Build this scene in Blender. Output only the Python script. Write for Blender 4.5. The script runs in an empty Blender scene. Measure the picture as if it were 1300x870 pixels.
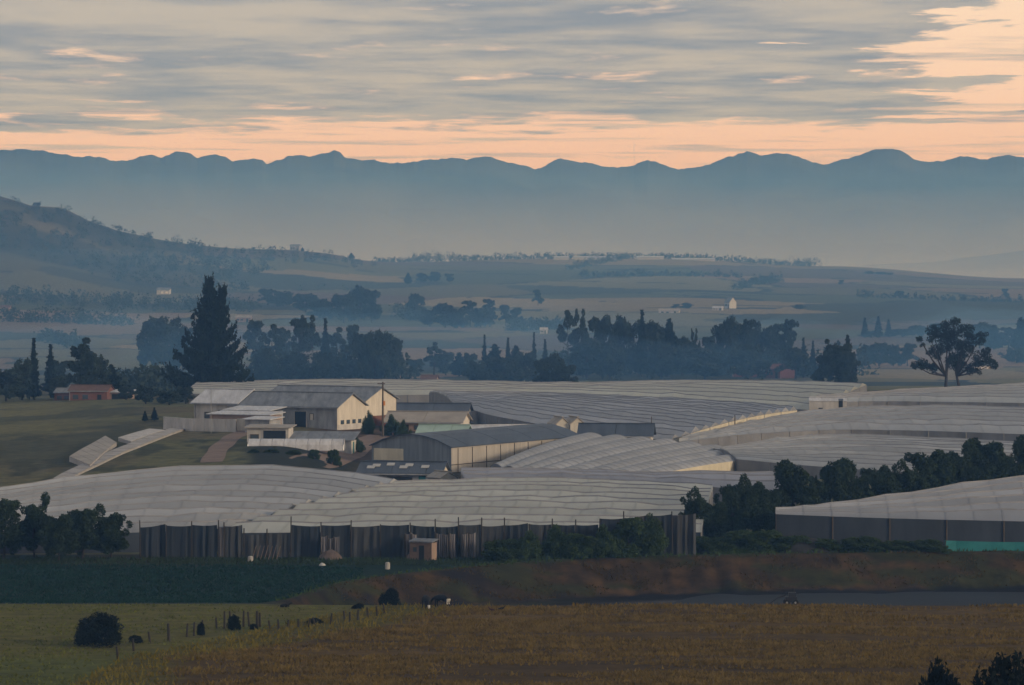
import bpy, math, random
import numpy as np
from mathutils import Vector

# ------------------------------------------------------------------ camera, world, sun, exposure
F = 5000.0            # focal length in photo pixels (1300 wide)
CX, HY = 650.0, 330.0  # image column of the optical axis, row of the horizon
CAMZ = 34.0
scene = bpy.context.scene
cam_d = bpy.data.cameras.new("camera"); cam = bpy.data.objects.new("camera", cam_d)
scene.collection.objects.link(cam); scene.camera = cam
cam.location = (0, 0, CAMZ); cam.rotation_euler = (math.pi/2, 0, 0)
cam_d.sensor_width = 36.0; cam_d.lens = F/1300*36.0
cam_d.shift_y = -(435-HY)/1300.0
cam_d.clip_start = 1.0; cam_d.clip_end = 60000

SUN_EL, SUN_AZ = math.radians(13), math.radians(118)   # azimuth clockwise from +Y
EXPOSURE = 0.0
scene.view_settings.view_transform = 'Standard'; scene.view_settings.look = 'None'
scene.view_settings.exposure = EXPOSURE; scene.view_settings.gamma = 1.0
scene.view_settings.use_curve_mapping = False

world = bpy.data.worlds.new("World"); scene.world = world; world.use_nodes = True
def build_world():
    nt = world.node_tree; N = nt.nodes; L = nt.links; N.clear()
    def n(t, **k):
        o = N.new(t)
        for a, b in k.items(): setattr(o, a, b)
        return o
    def val(x, sock):
        if isinstance(x, (int, float)): sock.default_value = x
        elif isinstance(x, tuple): sock.default_value = x
        else: L.new(x, sock)
    def m(op, a, b=0.0, c=0.0, clamp=False):
        o = n('ShaderNodeMath', operation=op, use_clamp=clamp)
        val(a, o.inputs[0]); val(b, o.inputs[1]); val(c, o.inputs[2]); return o.outputs[0]
    def mr(x, a, b, c=0.0, d=1.0):
        o = n('ShaderNodeMapRange', interpolation_type='SMOOTHSTEP')
        val(x, o.inputs[0]); o.inputs[1].default_value = a; o.inputs[2].default_value = b
        o.inputs[3].default_value = c; o.inputs[4].default_value = d; return o.outputs[0]
    def mix(f, a, b):
        o = n('ShaderNodeMix', data_type='RGBA'); val(f, o.inputs[0]); val(a, o.inputs[6]); val(b, o.inputs[7]); return o.outputs[2]
    def add(a, b):
        o = n('ShaderNodeMix', data_type='RGBA', blend_type='ADD'); o.inputs[0].default_value = 1; val(a, o.inputs[6]); val(b, o.inputs[7]); return o.outputs[2]
    def mul(a, b):
        o = n('ShaderNodeMix', data_type='RGBA', blend_type='MULTIPLY'); o.inputs[0].default_value = 1; val(a, o.inputs[6]); val(b, o.inputs[7]); return o.outputs[2]
    tc = n('ShaderNodeTexCoord'); sep = n('ShaderNodeSeparateXYZ'); L.new(tc.outputs['Generated'], sep.inputs[0])
    X, Y, Z = sep.outputs
    zz = m('ADD', m('MAXIMUM', Z, 0.0), 0.006)
    u = m('DIVIDE', X, zz); v = m('DIVIDE', Y, zz)          # flat cloud deck seen in perspective
    def noise(su, sv, w, det, rough=0.55, dist=0.0):
        c = n('ShaderNodeCombineXYZ'); L.new(m('MULTIPLY', u, su), c.inputs[0]); L.new(m('MULTIPLY', v, sv), c.inputs[1]); c.inputs[2].default_value = w
        t = n('ShaderNodeTexNoise'); L.new(c.outputs[0], t.inputs['Vector'])
        t.inputs['Scale'].default_value = 1.0; t.inputs['Detail'].default_value = det; t.inputs['Roughness'].default_value = rough
        t.inputs['Distortion'].default_value = dist
        return t.outputs[0]
    nA = noise(1.25, 0.50, 3.1, 6.0, 0.62, 0.15)     # streaks that thin the deck
    nB = noise(1.1, 0.75, 9.7, 6.0, 0.62, 0.2)    # light and dark bands in the deck
    nC = noise(0.35, 0.25, 21.3, 3.0)        # ragged outer edges
    r = m('SQRT', m('ADD', m('MULTIPLY', u, u), m('MULTIPLY', v, v)))
    far = mr(m('ADD', r, m('MULTIPLY', m('SUBTRACT', nC, 0.5), 16.0)), 21.0, 34.0, 1.0, 0.0)
    edge = m('SUBTRACT', u, m('MULTIPLY', v, 0.112))
    nE = noise(0.8, 0.7, 51.0, 6.0, 0.62, 0.6)
    right = mr(m('ADD', edge, m('MULTIPLY', m('SUBTRACT', nE, 0.5), 3.6)), -0.40, 0.75, 1.0, 0.0)
    cover = m('MULTIPLY', far, right)
    dens = mr(m('ADD', nA, m('MULTIPLY', m('SUBTRACT', cover, 1.0), 0.62)), 0.28, 0.44)
    low = mr(m('ADD', noise(0.5, 0.6, 33.0, 4.0, 0.6, 0.2), m('MULTIPLY', m('SUBTRACT', cover, 1.0), 0.0)), 0.50, 0.66, 0.0, 0.8)
    dens = m('MAXIMUM', dens, m('MULTIPLY', low, mr(r, 24.0, 34.0, 1.0, 0.75)))
    shade = mr(m('ADD', m('MULTIPLY', nB, 0.65), m('MULTIPLY', nA, 0.35)), 0.36, 0.62)
    cloud = mix(shade, CLOUD_DARK, CLOUD_LIGHT)
    thin = mr(dens, 0.25, 1.0)
    sky = n('ShaderNodeTexSky', sky_type='NISHITA'); sky.sun_disc = False
    sky.sun_elevation = SUN_EL; sky.sun_rotation = SUN_AZ; sky.dust_density = 3.0; sky.air_density = 1.2
    sk = n('ShaderNodeMix', data_type='RGBA', blend_type='MULTIPLY'); sk.inputs[0].default_value = 1
    L.new(sky.outputs[0], sk.inputs[6]); sk.inputs[7].default_value = (NISH, NISH, NISH, 1)
    glow = mr(Z, 0.03, 0.25, 1.0, 0.0)
    peach = mix(mr(Z, 0.02, 0.075), PEACH_LOW, PEACH_HIGH)
    clear = mix(glow, sk.outputs[2], peach)
    col = mix(dens, clear, cloud)
    bg = n('ShaderNodeBackground'); L.new(col, bg.inputs[0]); bg.inputs[1].default_value = 1.0
    out = n('ShaderNodeOutputWorld'); L.new(bg.outputs[0], out.inputs[0])
NISH = 0.08
CLOUD_DARK = (0.27, 0.30, 0.37, 1); CLOUD_LIGHT = (0.54, 0.50, 0.46, 1)
PEACH_LOW = (1.02, 0.69, 0.52, 1); PEACH_HIGH = (1.10, 0.86, 0.68, 1)
build_world()

sun_d = bpy.data.lights.new("sun", 'SUN'); sun = bpy.data.objects.new("sun", sun_d); scene.collection.objects.link(sun)
sun_d.energy = 1.45; sun_d.angle = math.radians(6); sun_d.color = (1.0, 0.87, 0.72)
sv = Vector((math.sin(SUN_AZ)*math.cos(SUN_EL), math.cos(SUN_AZ)*math.cos(SUN_EL), math.sin(SUN_EL)))
sun.rotation_euler = sv.to_track_quat('Z', 'Y').to_euler()
HAZE_DENSITY, HAZE_COLOR, HAZE_TOP = 1.95e-4, (0.20, 0.47, 1.0, 1), 222.0
MIST_DENSITY, BANK_DENSITY = 2.4e-4, 5.2e-4
try:
    scene.cycles.use_denoising = True; scene.cycles.volume_bounces = 1; scene.cycles.max_bounces = 6
    scene.cycles.transparent_max_bounces = 4
except Exception: pass

# ------------------------------------------------------------------ helpers
rng = np.random.default_rng(7); random.seed(7)
col = scene.collection
def at(px, py, d): return np.array(((px-CX)/F*d, d, CAMZ-(py-HY)/F*d))
def rd(d):
    d = np.asarray(d, float); r = np.where(d <= 1200, d, 1200*(np.maximum(d, 1)/1200)**.695); return float(r) if r.ndim == 0 else r
def props(o, label=None, cat=None, group=None, kind=None):
    if label: o['label'] = label
    if cat: o['category'] = cat
    if group: o['group'] = group
    if kind: o['kind'] = kind
    return o
def link(name, data, parent=None, loc=None, rz=None):
    o = bpy.data.objects.new(name, data); col.objects.link(o)
    if parent is not None: o.parent = parent
    if loc is not None: o.location = loc
    if rz is not None: o.rotation_euler = (0, 0, rz)
    return o
def thing(name, label, cat, loc=(0, 0, 0), rz=0.0, group=None):
    return props(link(name, None, None, tuple(float(c) for c in loc), rz), label, cat, group)
def mesh_np(name, V, Fs, mats, midx=None, colors=None, smooth=False):
    """V (n,3), Fs (m,k) arrays or list"""
    me = bpy.data.meshes.new(name); V = np.asarray(V, dtype=np.float32)
    if isinstance(Fs, np.ndarray):
        m, k = Fs.shape
        me.vertices.add(len(V)); me.vertices.foreach_set('co', V.ravel())
        me.loops.add(m*k); me.loops.foreach_set('vertex_index', Fs.ravel().astype(np.int32))
        me.polygons.add(m); me.polygons.foreach_set('loop_start', np.arange(0, m*k, k, dtype=np.int32))
        me.polygons.foreach_set('loop_total', np.full(m, k, dtype=np.int32))
    else:
        me.from_pydata(V.tolist(), [], [list(f) for f in Fs])
    for mt in (mats if isinstance(mats, (list, tuple)) else [mats]): me.materials.append(mt)
    if midx is not None: me.polygons.foreach_set('material_index', np.asarray(midx, dtype=np.int32))
    if smooth: me.polygons.foreach_set('use_smooth', np.ones(len(me.polygons), dtype=bool))
    if colors is not None:
        at_ = me.color_attributes.new('Col', 'FLOAT_COLOR', 'POINT')
        c = np.ones((len(V), 4), dtype=np.float32); c[:, :3] = colors; at_.data.foreach_set('color', c.ravel())
    me.update(calc_edges=True); me.validate(); return me
class MB:
    def __init__(s): s.v = []; s.f = []; s.m = []
    def quad(s, pts, m=0):
        b = len(s.v); s.v += [tuple(float(c) for c in p) for p in pts]; s.f.append(tuple(range(b, b+len(pts)))); s.m.append(m)
    def hexa(s, p, m=0):   # 8 points: bottom ring then top ring
        b = len(s.v); s.v += [tuple(float(c) for c in q) for q in p]
        for f in ((3, 2, 1, 0), (4, 5, 6, 7), (0, 1, 5, 4), (1, 2, 6, 5), (2, 3, 7, 6), (3, 0, 4, 7)):
            s.f.append(tuple(b+i for i in f)); s.m.append(m)
    def box(s, x0, x1, y0, y1, z0, z1, m=0):
        s.hexa([(x0, y0, z0), (x1, y0, z0), (x1, y1, z0), (x0, y1, z0), (x0, y0, z1), (x1, y0, z1), (x1, y1, z1), (x0, y1, z1)], m)
    def tube(s, pts, rad, k=7, m=0):
        pts = [Vector(p) for p in pts]; b = len(s.v); ref = Vector((0.3, 1, 0.1)).normalized()
        for i, p in enumerate(pts):
            t = (pts[min(i+1, len(pts)-1)]-pts[max(i-1, 0)]).normalized()
            a = t.cross(ref)
            if a.length < 1e-3: a = t.cross(Vector((1, 0, 0)))
            a.normalize(); c = t.cross(a)
            for j in range(k):
                an = 2*math.pi*j/k; s.v.append(tuple(p+(a*math.cos(an)+c*math.sin(an))*rad[i]))
        for i in range(len(pts)-1):
            for j in range(k):
                s.f.append((b+i*k+j, b+i*k+(j+1) % k, b+(i+1)*k+(j+1) % k, b+(i+1)*k+j)); s.m.append(m)
        s.f.append(tuple(b+j for j in range(k))[::-1]); s.m.append(m)
        s.f.append(tuple(b+(len(pts)-1)*k+j for j in range(k))); s.m.append(m)
    def mesh(s, name, mats, smooth=False): return mesh_np(name, s.v, s.f, mats, s.m, smooth=smooth)
    def build(s, name, mats, parent=None, smooth=False, loc=None, rz=None):
        return link(name, s.mesh(name, mats, smooth), parent, loc, rz)

def vnoise(x, y, seed=0):
    """value noise, arrays in, 0..1 out"""
    xi = np.floor(x).astype(np.int64); yi = np.floor(y).astype(np.int64); fx = x-xi; fy = y-yi
    fx = fx*fx*(3-2*fx); fy = fy*fy*(3-2*fy)
    def h(a, b):
        n = (a*374761393+b*668265263+seed*974711) & 0x7fffffff
        n = ((n ^ (n >> 13))*1274126177) & 0x7fffffff
        return ((n ^ (n >> 16)) & 0xffff)/65535.0
    return (h(xi, yi)*(1-fx)+h(xi+1, yi)*fx)*(1-fy)+(h(xi, yi+1)*(1-fx)+h(xi+1, yi+1)*fx)*fy
def fbm(x, y, o=4, seed=0):
    s = 0; a = .5; t = 0
    for i in range(o):
        s = s+a*vnoise(x*2**i, y*2**i, seed+i*17); t += a; a *= .5
    return s/t
def sstep(x, a, b):
    t = np.clip((x-a)/(b-a), 0, 1); return t*t*(3-2*t)

# ------------------------------------------------------------------ materials
def mat(name, c, rough=0.85, var=0.25, scale=1.0, c2=None, spec=0.25, metal=0.0, bump=0.0, stretch=(1, 1, 1), attr=False):
    M = bpy.data.materials.new(name); M.use_nodes = True; nt = M.node_tree; b = nt.nodes['Principled BSDF']
    b.inputs['Roughness'].default_value = rough; b.inputs['Specular IOR Level'].default_value = spec; b.inputs['Metallic'].default_value = metal
    tc = nt.nodes.new('ShaderNodeTexCoord'); mp = nt.nodes.new('ShaderNodeMapping'); mp.inputs['Scale'].default_value = stretch
    no = nt.nodes.new('ShaderNodeTexNoise'); no.inputs['Scale'].default_value = scale; no.inputs['Detail'].default_value = 6; no.inputs['Roughness'].default_value = .65
    nt.links.new(tc.outputs['Object'], mp.inputs[0]); nt.links.new(mp.outputs[0], no.inputs['Vector'])
    rp = nt.nodes.new('ShaderNodeMapRange'); rp.inputs[1].default_value = .3; rp.inputs[2].default_value = .7
    nt.links.new(no.outputs[0], rp.inputs[0])
    mx = nt.nodes.new('ShaderNodeMix'); mx.data_type = 'RGBA'; nt.links.new(rp.outputs[0], mx.inputs[0])
    c2 = c2 or tuple(x*(1-var) for x in c); ch = tuple(min(1, x*(1+var*.6)) for x in c)
    mx.inputs[6].default_value = (*c2, 1); mx.inputs[7].default_value = (*ch, 1)
    outc = mx.outputs[2]
    if attr:
        a = nt.nodes.new('ShaderNodeVertexColor'); a.layer_name = 'Col'
        mm = nt.nodes.new('ShaderNodeMix'); mm.data_type = 'RGBA'; mm.blend_type = 'MULTIPLY'; mm.inputs[0].default_value = 1
        nt.links.new(a.outputs[0], mm.inputs[6]); nt.links.new(outc, mm.inputs[7]); outc = mm.outputs[2]
    nt.links.new(outc, b.inputs['Base Color'])
    if bump:
        bp = nt.nodes.new('ShaderNodeBump'); bp.inputs['Strength'].default_value = .7; bp.inputs['Distance'].default_value = bump
        nt.links.new(no.outputs[0], bp.inputs['Height']); nt.links.new(bp.outputs[0], b.inputs['Normal'])
    return M
def leaf_mat(name, c, var=.5, back=.35):
    M = mat(name, c, .8, var, .45, spec=.1); nt = M.node_tree; b = nt.nodes['Principled BSDF']; o = nt.nodes['Material Output']
    tr = nt.nodes.new('ShaderNodeBsdfTranslucent'); ms = nt.nodes.new('ShaderNodeMixShader'); ms.inputs[0].default_value = back*.6
    nt.links.new(b.inputs['Base Color'].links[0].from_socket, tr.inputs[0])
    nt.links.new(b.outputs[0], ms.inputs[1]); nt.links.new(tr.outputs[0], ms.inputs[2]); nt.links.new(ms.outputs[0], o.inputs[0])
    return M
M = {}
M['ground'] = mat('ground_soil_and_grass', (.8, .8, .8), .95, .45, .5, spec=.1, bump=.25, attr=True)
M['mountain'] = mat('mountain_rock_scrub', (.07, .075, .055), .95, .85, .0018, spec=.05)
M['film'] = mat('greenhouse_film', (1, 1, 1), .5, .24, .11, spec=.35, attr=True)
M['vent_shade'] = mat('vent_interior_shade', (.24, .24, .26), .9, .3, .3)  # dark interior of the open roof vents, put into a band colour
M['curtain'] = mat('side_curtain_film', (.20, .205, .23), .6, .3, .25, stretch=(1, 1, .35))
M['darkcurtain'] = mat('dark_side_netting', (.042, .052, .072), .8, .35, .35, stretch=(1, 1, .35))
M['creamfilm_sunlit'] = mat('cream_sunlit_tone', (.66, .60, .47), .6, .2, .4, stretch=(2, 2, .4))  # cream film; the end walls' warm sunlight is put into this colour
M['rib'] = mat('timber_rib', (.27, .26, .26), .9, .3, 1)
M['filmrib'] = mat('pale_film_rib', (.335, .34, .36), .8, .15, 1)
M['gutter'] = mat('gutter_film', (.30, .30, .31), .6, .3, .2)
M['whiteroof'] = mat('white_sheet_roof', (.55, .56, .60), .45, .3, .5, stretch=(2, .5, 1))
M['greyroof'] = mat('grey_fibre_cement_roof', (.21, .23, .265), .7, .4, .5, stretch=(2, .5, 1))
M['blueroof'] = mat('dark_blue_sheet_roof', (.075, .095, .13), .5, .3, .2, stretch=(3, .3, 1))
M['creamroof'] = mat('weathered_cream_roof', (.36, .33, .30), .7, .25, .3)
M['greenfilm'] = mat('pale_green_film', (.36, .48, .43), .5, .2, .4)
M['whitewall'] = mat('white_painted_wall', (.52, .50, .49), .8, .32, .7, stretch=(1, 1, .25))
M['greywall'] = mat('grey_rendered_wall', (.32, .33, .36), .8, .4, .7, stretch=(1, 1, .25))
M['creamwall'] = mat('cream_board_wall', (.60, .555, .49), .75, .28, .9, stretch=(1, 1, .2))
M['pinkwall'] = mat('pink_block_wall', (.33, .24, .20), .85, .2, .6)
M['brick'] = mat('red_brick_wall', (.19, .088, .066), .9, .25, 2)
M['redroof'] = mat('red_barn_paint', (.16, .062, .06), .7, .2, .5)
M['darkopen'] = mat('dark_doorway', (.02, .025, .03), .9, .2, 1)
M['glass'] = mat('window_glass', (.05, .07, .09), .15, .2, 1, spec=.6)
M['tealdoor'] = mat('teal_door_paint', (.03, .16, .18), .6, .2, 1)
M['concrete'] = mat('pale_concrete', (.40, .38, .37), .85, .25, .4)
M['metal'] = mat('galvanised_metal', (.35, .36, .38), .4, .2, 1, metal=.6)
M['wood'] = mat('grey_weathered_wood', (.11, .09, .07), .9, .4, 2, stretch=(3, 3, .4))
M['darkwood'] = mat('dark_fence_wood', (.045, .038, .03), .9, .4, 2, stretch=(3, 3, .4))
M['orange'] = mat('orange_painted_tip', (.55, .22, .06), .7, .1, 1)
M['screen'] = mat('dark_windbreak_netting', (.028, .036, .050), .85, .35, .6, stretch=(3, 3, .25))
M['screen_worn'] = mat('worn_windbreak_netting', (.055, .060, .070), .85, .45, .9, stretch=(3, 3, .25))
M['screen_pale'] = mat('pale_windbreak_plastic', (.20, .19, .21), .6, .35, .8, stretch=(3, 3, .25))
M['screen_teal'] = mat('teal_tarpaulin', (.03, .20, .22), .55, .2, .5)
M['straw'] = mat('heaped_straw', (.13, .10, .09), .95, .35, 2)
M['water'] = mat('grey_pond_water', (.028, .033, .04), .75, .25, .06, spec=.12, stretch=(.3, 1, 1), bump=.02)
M['path'] = mat('pink_dirt_track', (.22, .16, .13), .95, .25, .5)
M['streaked'] = mat('streaked_grey_sheet', (.20, .23, .27), .6, .4, .7, stretch=(2.5, 2.5, .15))
M['creamboard'] = mat('pale_board_wall', (.42, .39, .36), .75, .2, .6, stretch=(2, 2, .2))
M['redroofdull'] = mat('dull_tile_roof', (.14, .085, .07), .85, .3, 1)
M['brickdull'] = mat('dull_block_wall', (.17, .12, .10), .9, .3, 1.5)
M['spoil'] = mat('dark_spoil', (.035, .034, .034), .95, .4, 1)
M['grass_olive'] = leaf_mat('olive_meadow_grass', (.14, .155, .036), .5)
M['grass_dull'] = leaf_mat('dull_bank_grass', (.075, .058, .024), .5)
M['leaf_teal'] = leaf_mat('teal_green_crop', (.014, .045, .034), .5)
M['litwindow'] = mat('painted_window_light', (.85, .78, .66), .6, .05, 1)  # lit windows: their light is put into a pale base colour
M['bark'] = mat('tree_bark', (.045, .038, .03), .95, .4, 3, stretch=(2, 2, .4))
M['leaf_dark'] = leaf_mat('dark_needles', (.018, .032, .022))
M['leaf_euc'] = leaf_mat('eucalypt_leaves', (.042, .062, .046))
M['leaf_mid'] = leaf_mat('broad_leaves', (.036, .058, .028))
M['leaf_bush'] = leaf_mat('bush_leaves', (.055, .090, .030))
M['leaf_black'] = leaf_mat('near_black_leaves', (.012, .018, .010))
M['grass_tan'] = leaf_mat('dry_tan_grass', (.18, .126, .036), .55)
M['grass_yel'] = leaf_mat('yellow_green_grass', (.19, .155, .024), .5)
M['cow'] = mat('black_hide', (.012, .012, .014), .8, .2, 2)
M['cowpatch'] = mat('white_hide', (.55, .52, .48), .8, .1, 3)
M['plastic_white'] = mat('white_plastic', (.45, .45, .45), .5, .1, 1)
M['machine'] = mat('dark_machine_paint', (.03, .03, .035), .5, .3, 2)
M['rubber'] = mat('black_rubber', (.015, .015, .015), .8, .2, 2)
M['maroon'] = mat('maroon_plumage', (.06, .02, .025), .8, .2, 4)

# ------------------------------------------------------------------ greenhouse layout (edges: photo column, row, distance in metres)
BLK = {}
def roof_grid(e0, e1, ms, mt, bulge=0.0):
    def res(e):
        P = np.array([at(*p) for p in e]); s = np.concatenate([[0], np.cumsum(np.linalg.norm(np.diff(P, axis=0), axis=1))]); s /= s[-1]
        q = np.linspace(0, 1, ms+1); R = np.stack([np.interp(q, s, P[:, k]) for k in range(3)], 1)
        for _ in range(3):
            R[1:-1] = .25*R[:-2]+.5*R[1:-1]+.25*R[2:]
        return R
    A, B = res(e0), res(e1); t = np.linspace(0, 1, mt+1)[:, None, None]
    G = A[None]*(1-t)+B[None]*t
    G[..., 2] += (bulge*4*t*(1-t))[..., 0]
    return G          # (mt+1, ms+1, 3)
def blk(key, e0, e1, nb, bulge=0.0): BLK[key] = (e0, e1, nb, bulge)
blk('leftfront', [(-60, 690, 446), (60, 682, 450), (160, 676, 452), (270, 674, 455), (300, 668, 460)],
    [(-60, 629, 490), (20, 619, 505), (110, 604, 520), (220, 595, 528), (350, 591, 532), (430, 597, 530), (508, 612, 522)], 11, .3)
blk('midfront', [(285, 677, 453), (500, 675, 452), (700, 675, 451), (890, 676, 450)],
    [(512, 615, 520), (600, 612, 525), (700, 611, 526), (800, 614, 524), (905, 621, 515)], 9, .4)
blk('shadeband', [(590, 612, 530), (700, 609, 533), (800, 612, 532), (1010, 625, 520)],
    [(585, 601, 556), (700, 600, 556), (820, 606, 552), (1010, 604, 556)], 3, .2)
blk('diagonal', [(622, 593, 582), (680, 602, 570), (816, 607, 560)],     # near-left edge: bay mouths; bays run along s below
    [(735, 553, 636), (860, 563, 630), (987, 581, 622)], 1, .5)
blk('rightfront', [(985, 653, 452), (1060, 656, 451), (1150, 659, 450), (1250, 661, 450), (1420, 665, 449)],
    [(985, 647, 458), (1060, 639, 470), (1150, 629, 482), (1250, 614, 500), (1420, 596, 515)], 6, .2)
blk('crest', [(240, 500, 800), (420, 503, 795), (560, 501, 800), (690, 500, 805), (850, 507, 790), (1030, 521, 760)],
    [(250, 490, 870), (400, 485, 880), (600, 487, 880), (680, 490, 875), (760, 489, 880), (850, 486, 890), (980, 486, 890), (1100, 489, 870)], 6, .2)
blk('centre', [(575, 512, 735), (620, 527, 700), (720, 545, 670), (850, 560, 645)],
    [(545, 499, 792), (700, 502, 798), (850, 509, 782), (960, 515, 765), (1012, 521, 745)], 14, .8)
blk('rightmid', [(862, 561, 640), (950, 551, 660), (1060, 545, 672), (1180, 547, 668), (1420, 556, 655)],
    [(870, 557, 652), (950, 538, 700), (1030, 525, 730), (1120, 518, 745), (1220, 518, 748), (1420, 527, 735)], 6, .4)
blk('rightlow', [(935, 583, 600), (1030, 592, 590), (1150, 600, 580), (1420, 606, 575)],
    [(905, 571, 620), (1000, 557, 646), (1060, 554, 654), (1150, 557, 648), (1420, 571, 630)], 10, .6)
blk('farright', [(1030, 513, 762), (1100, 509, 772), (1250, 511, 766), (1420, 514, 757)],
    [(1045, 507, 815), (1100, 503, 830), (1180, 497, 850), (1300, 489, 880), (1420, 486, 890)], 6, .3)

# ------------------------------------------------------------------ terrain
cols_t = np.array([-900, -300, 0, 200, 350, 480, 650, 850, 1050, 1300, 1900.])
def row(*z): return np.array(z, dtype=float)
T = [
 (3,   row(*[32.4]*11)), (60, row(*[25]*11)), (140, row(*[13]*11)), (200, row(*[5]*11)), (260, row(*[1]*11)), (300, row(*[0]*11)), (388, row(*[0]*11)),
 (400, row(*[-.6]*11)), (420, row(*[0]*11)), (445, row(*[.6]*11)), (458, row(.3, .3, .3, .3, .3, .3, .4, .6, .8, 1.2, 1.2)),
 (490, row(1.5, 1.2, 1, 1.5, 1.5, 1.5, 1.5, 1.5, 1.6, 2.4, 3)),
 (530, row(2, 2, 2.4, 3.2, 3.4, 1.8, 1.5, 1.5, 1.6, 2.5, 3)),
 (560, row(3, 3, 3.4, 4.3, 4.7, 1.7, 1.2, 1, 1.5, 2, 3)),
 (600, row(4, 4, 4.2, 5.0, 5.3, 2.2, 1.2, 1, 1.2, 1.5, 2)),
 (650, row(4.5, 4.5, 4.6, 5.6, 5.8, 5, 3, 1.8, 1.6, 1.5, 2)),
 (700, row(4.5, 4.5, 4.4, 5.9, 6.2, 5.6, 4, 3, 2.5, 2.4, 2.5)),
 (760, row(4, 4, 4.0, 5.2, 5.8, 5, 4.6, 4, 3, 2.6, 2.5)),
 (820, row(3.5, 3.5, 3.6, 4.5, 4.4, 4.2, 4.2, 4, 3.4, 3, 3)),
 (880, row(2.8, 2.8, 3.0, 3.5, 3.7, 3.7, 3.6, 3.8, 3.6, 3.2, 3)),
 (950, row(1.8, 1.8, 2, 2, 2, 2, 2, 2.2, 2.2, 2.2, 2)),
 (1060, row(*[.5]*11)), (1200, row(*[0]*11)), (1500, row(*[.3]*11)),
 (2000, row(8, 4, 2.5, 1.5, 1, 1, 1, 1, 1, .6, .5)),
 (2500, row(36, 18, 12, 5, 4, 4, 4, 4, 3, 2, 1)),
 (3000, row(80, 50, 34, 14, 10, 9, 9, 9, 7, 4, 2)),
 (3500, row(105, 85, 66, 31, 22, 17, 17, 16, 12, 8, 4)),
 (3900, row(112, 104, 93, 50, 40, 25, 24, 23, 17, 11, 6)),
 (4100, row(113, 108, 98, 53, 44.5, 28, 27, 26, 19, 12, 8)),
 (4500, row(105, 100, 90, 45, 38, 31, 33, 32, 24, 13, 10)),
 (4700, row(100, 95, 85, 38, 30, 29, 35.8, 35.8, 27, 13, 10)),
 (5200, row(70, 60, 55, 10, 5, 5, 18, 20, 14, 3, 2)), (5600, row(*[-6]*11)), (9090, row(*[-12]*11))]
T = [(rd(d_), CAMZ+(z_-CAMZ)*rd(d_)/d_) if 1200 < d_ < 5500 else (d_, z_) for d_, z_ in T]
HILL_D = rd(4100); HILL_ROW = min(range(len(T)), key=lambda i: abs(T[i][0]-HILL_D))
TD = np.log(np.array([t[0] for t in T])); TZ = np.stack([t[1] for t in T])
hill_px = np.array([-300, -100, 0, 20, 40, 75, 90, 110, 150, 200, 250, 300, 370, 430, 480, 520])
hill_py = np.array([236, 243, 250, 256, 262, 264.5, 270, 281, 294.5, 305, 312.5, 316.5, 318, 324, 331.5, 334])
bank_px = np.array([-900, 325, 350, 430, 520, 640, 760, 1000, 1300, 1900]); bank_d = np.array([389, 389, 396, 411, 422, 431, 437, 442, 446, 446.])
def base_z(px, d):
    px = np.asarray(px, float); d = np.asarray(d, float)
    ld = np.log(np.clip(d, 3, 9090)); i = np.clip(np.searchsorted(TD, ld)-1, 0, len(TD)-2)
    f = (ld-TD[i])/(TD[i+1]-TD[i]); fs = .5*f+.5*f*f*(3-2*f)
    j = np.clip(np.searchsorted(cols_t, px)-1, 0, len(cols_t)-2); g = np.clip((px-cols_t[j])/(cols_t[j+1]-cols_t[j]), 0, 1); g = g*g*(3-2*g)
    a = TZ[i, j]*(1-g)+TZ[i, j+1]*g; b = TZ[i+1, j]*(1-g)+TZ[i+1, j+1]*g
    z = a*(1-fs)+b*fs
    x = (px-CX)/F*np.maximum(d, 250)
    # the left hill's crest follows the skyline of the photograph (crest about 4.1 km away)
    want = CAMZ-(np.interp(px, hill_px, hill_py)-HY)/F*HILL_D
    j4 = np.clip(np.searchsorted(cols_t, px)-1, 0, len(cols_t)-2); g4 = np.clip((px-cols_t[j4])/(cols_t[j4+1]-cols_t[j4]), 0, 1); g4 = g4*g4*(3-2*g4)
    z4 = TZ[HILL_ROW, j4]*(1-g4)+TZ[HILL_ROW, j4+1]*g4
    wt = np.exp(-((np.log(d)-math.log(HILL_D))/.07)**2)*(px < 520)
    z = z+(want-z4)*wt*sstep(-px, -520, -400)
    # rolling detail, growing with distance
    amp = np.interp(d, [300, 450, 900, 1500, 2200, 3500], [.12, .15, .3, .7, 1.5, 1.2])
    sc = np.interp(d, [300, 900, 3000], [25, 60, 240])
    z = z+amp*(fbm(x/sc+50, d/sc+50, 4, 3)-.5)*2*sstep(d, 120, 300)
    gul = np.interp(px, [-300, 250, 420], [1, .8, 0])*np.exp(-((d-2350)/330)**2)
    z = z+gul*8*(fbm(x/70+9, d/300, 4, 31)-.5)
    # excavated basin behind the front field and its cut bank
    bt = np.interp(px, bank_px, bank_d)+2.2*(fbm(x/6, x*0+3, 3, 8)-.5)*2
    inside = sstep(d, 388.5, 391)*(1-sstep(d, bt-11, bt))*sstep(px, 330, 400)
    z = z-2.5*inside+inside*1.5*(fbm(x/2.2, d/5, 4, 12)-.5)*sstep(d, bt-13, bt-9)
    rim = np.exp(-((d-bt-1.0)/2.5)**2)*sstep(px, 330, 420); z = z+.5*rim
    return z
px_in = np.arange(-24, 1325, 3.0)
px_l = -24-np.cumsum(np.geomspace(4, 260, 34)); px_r = 1321+np.cumsum(np.geomspace(4, 260, 34))
PXS = np.concatenate([px_l[::-1], px_in, px_r])
DS = np.concatenate([np.linspace(3, 290, 24), np.arange(296, 450, 1.0), np.geomspace(450, 900, 190)[0:], np.geomspace(904, 3500, 230), np.geomspace(3580, 9090, 16)])
GP, GD = np.meshgrid(PXS, DS)
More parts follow.
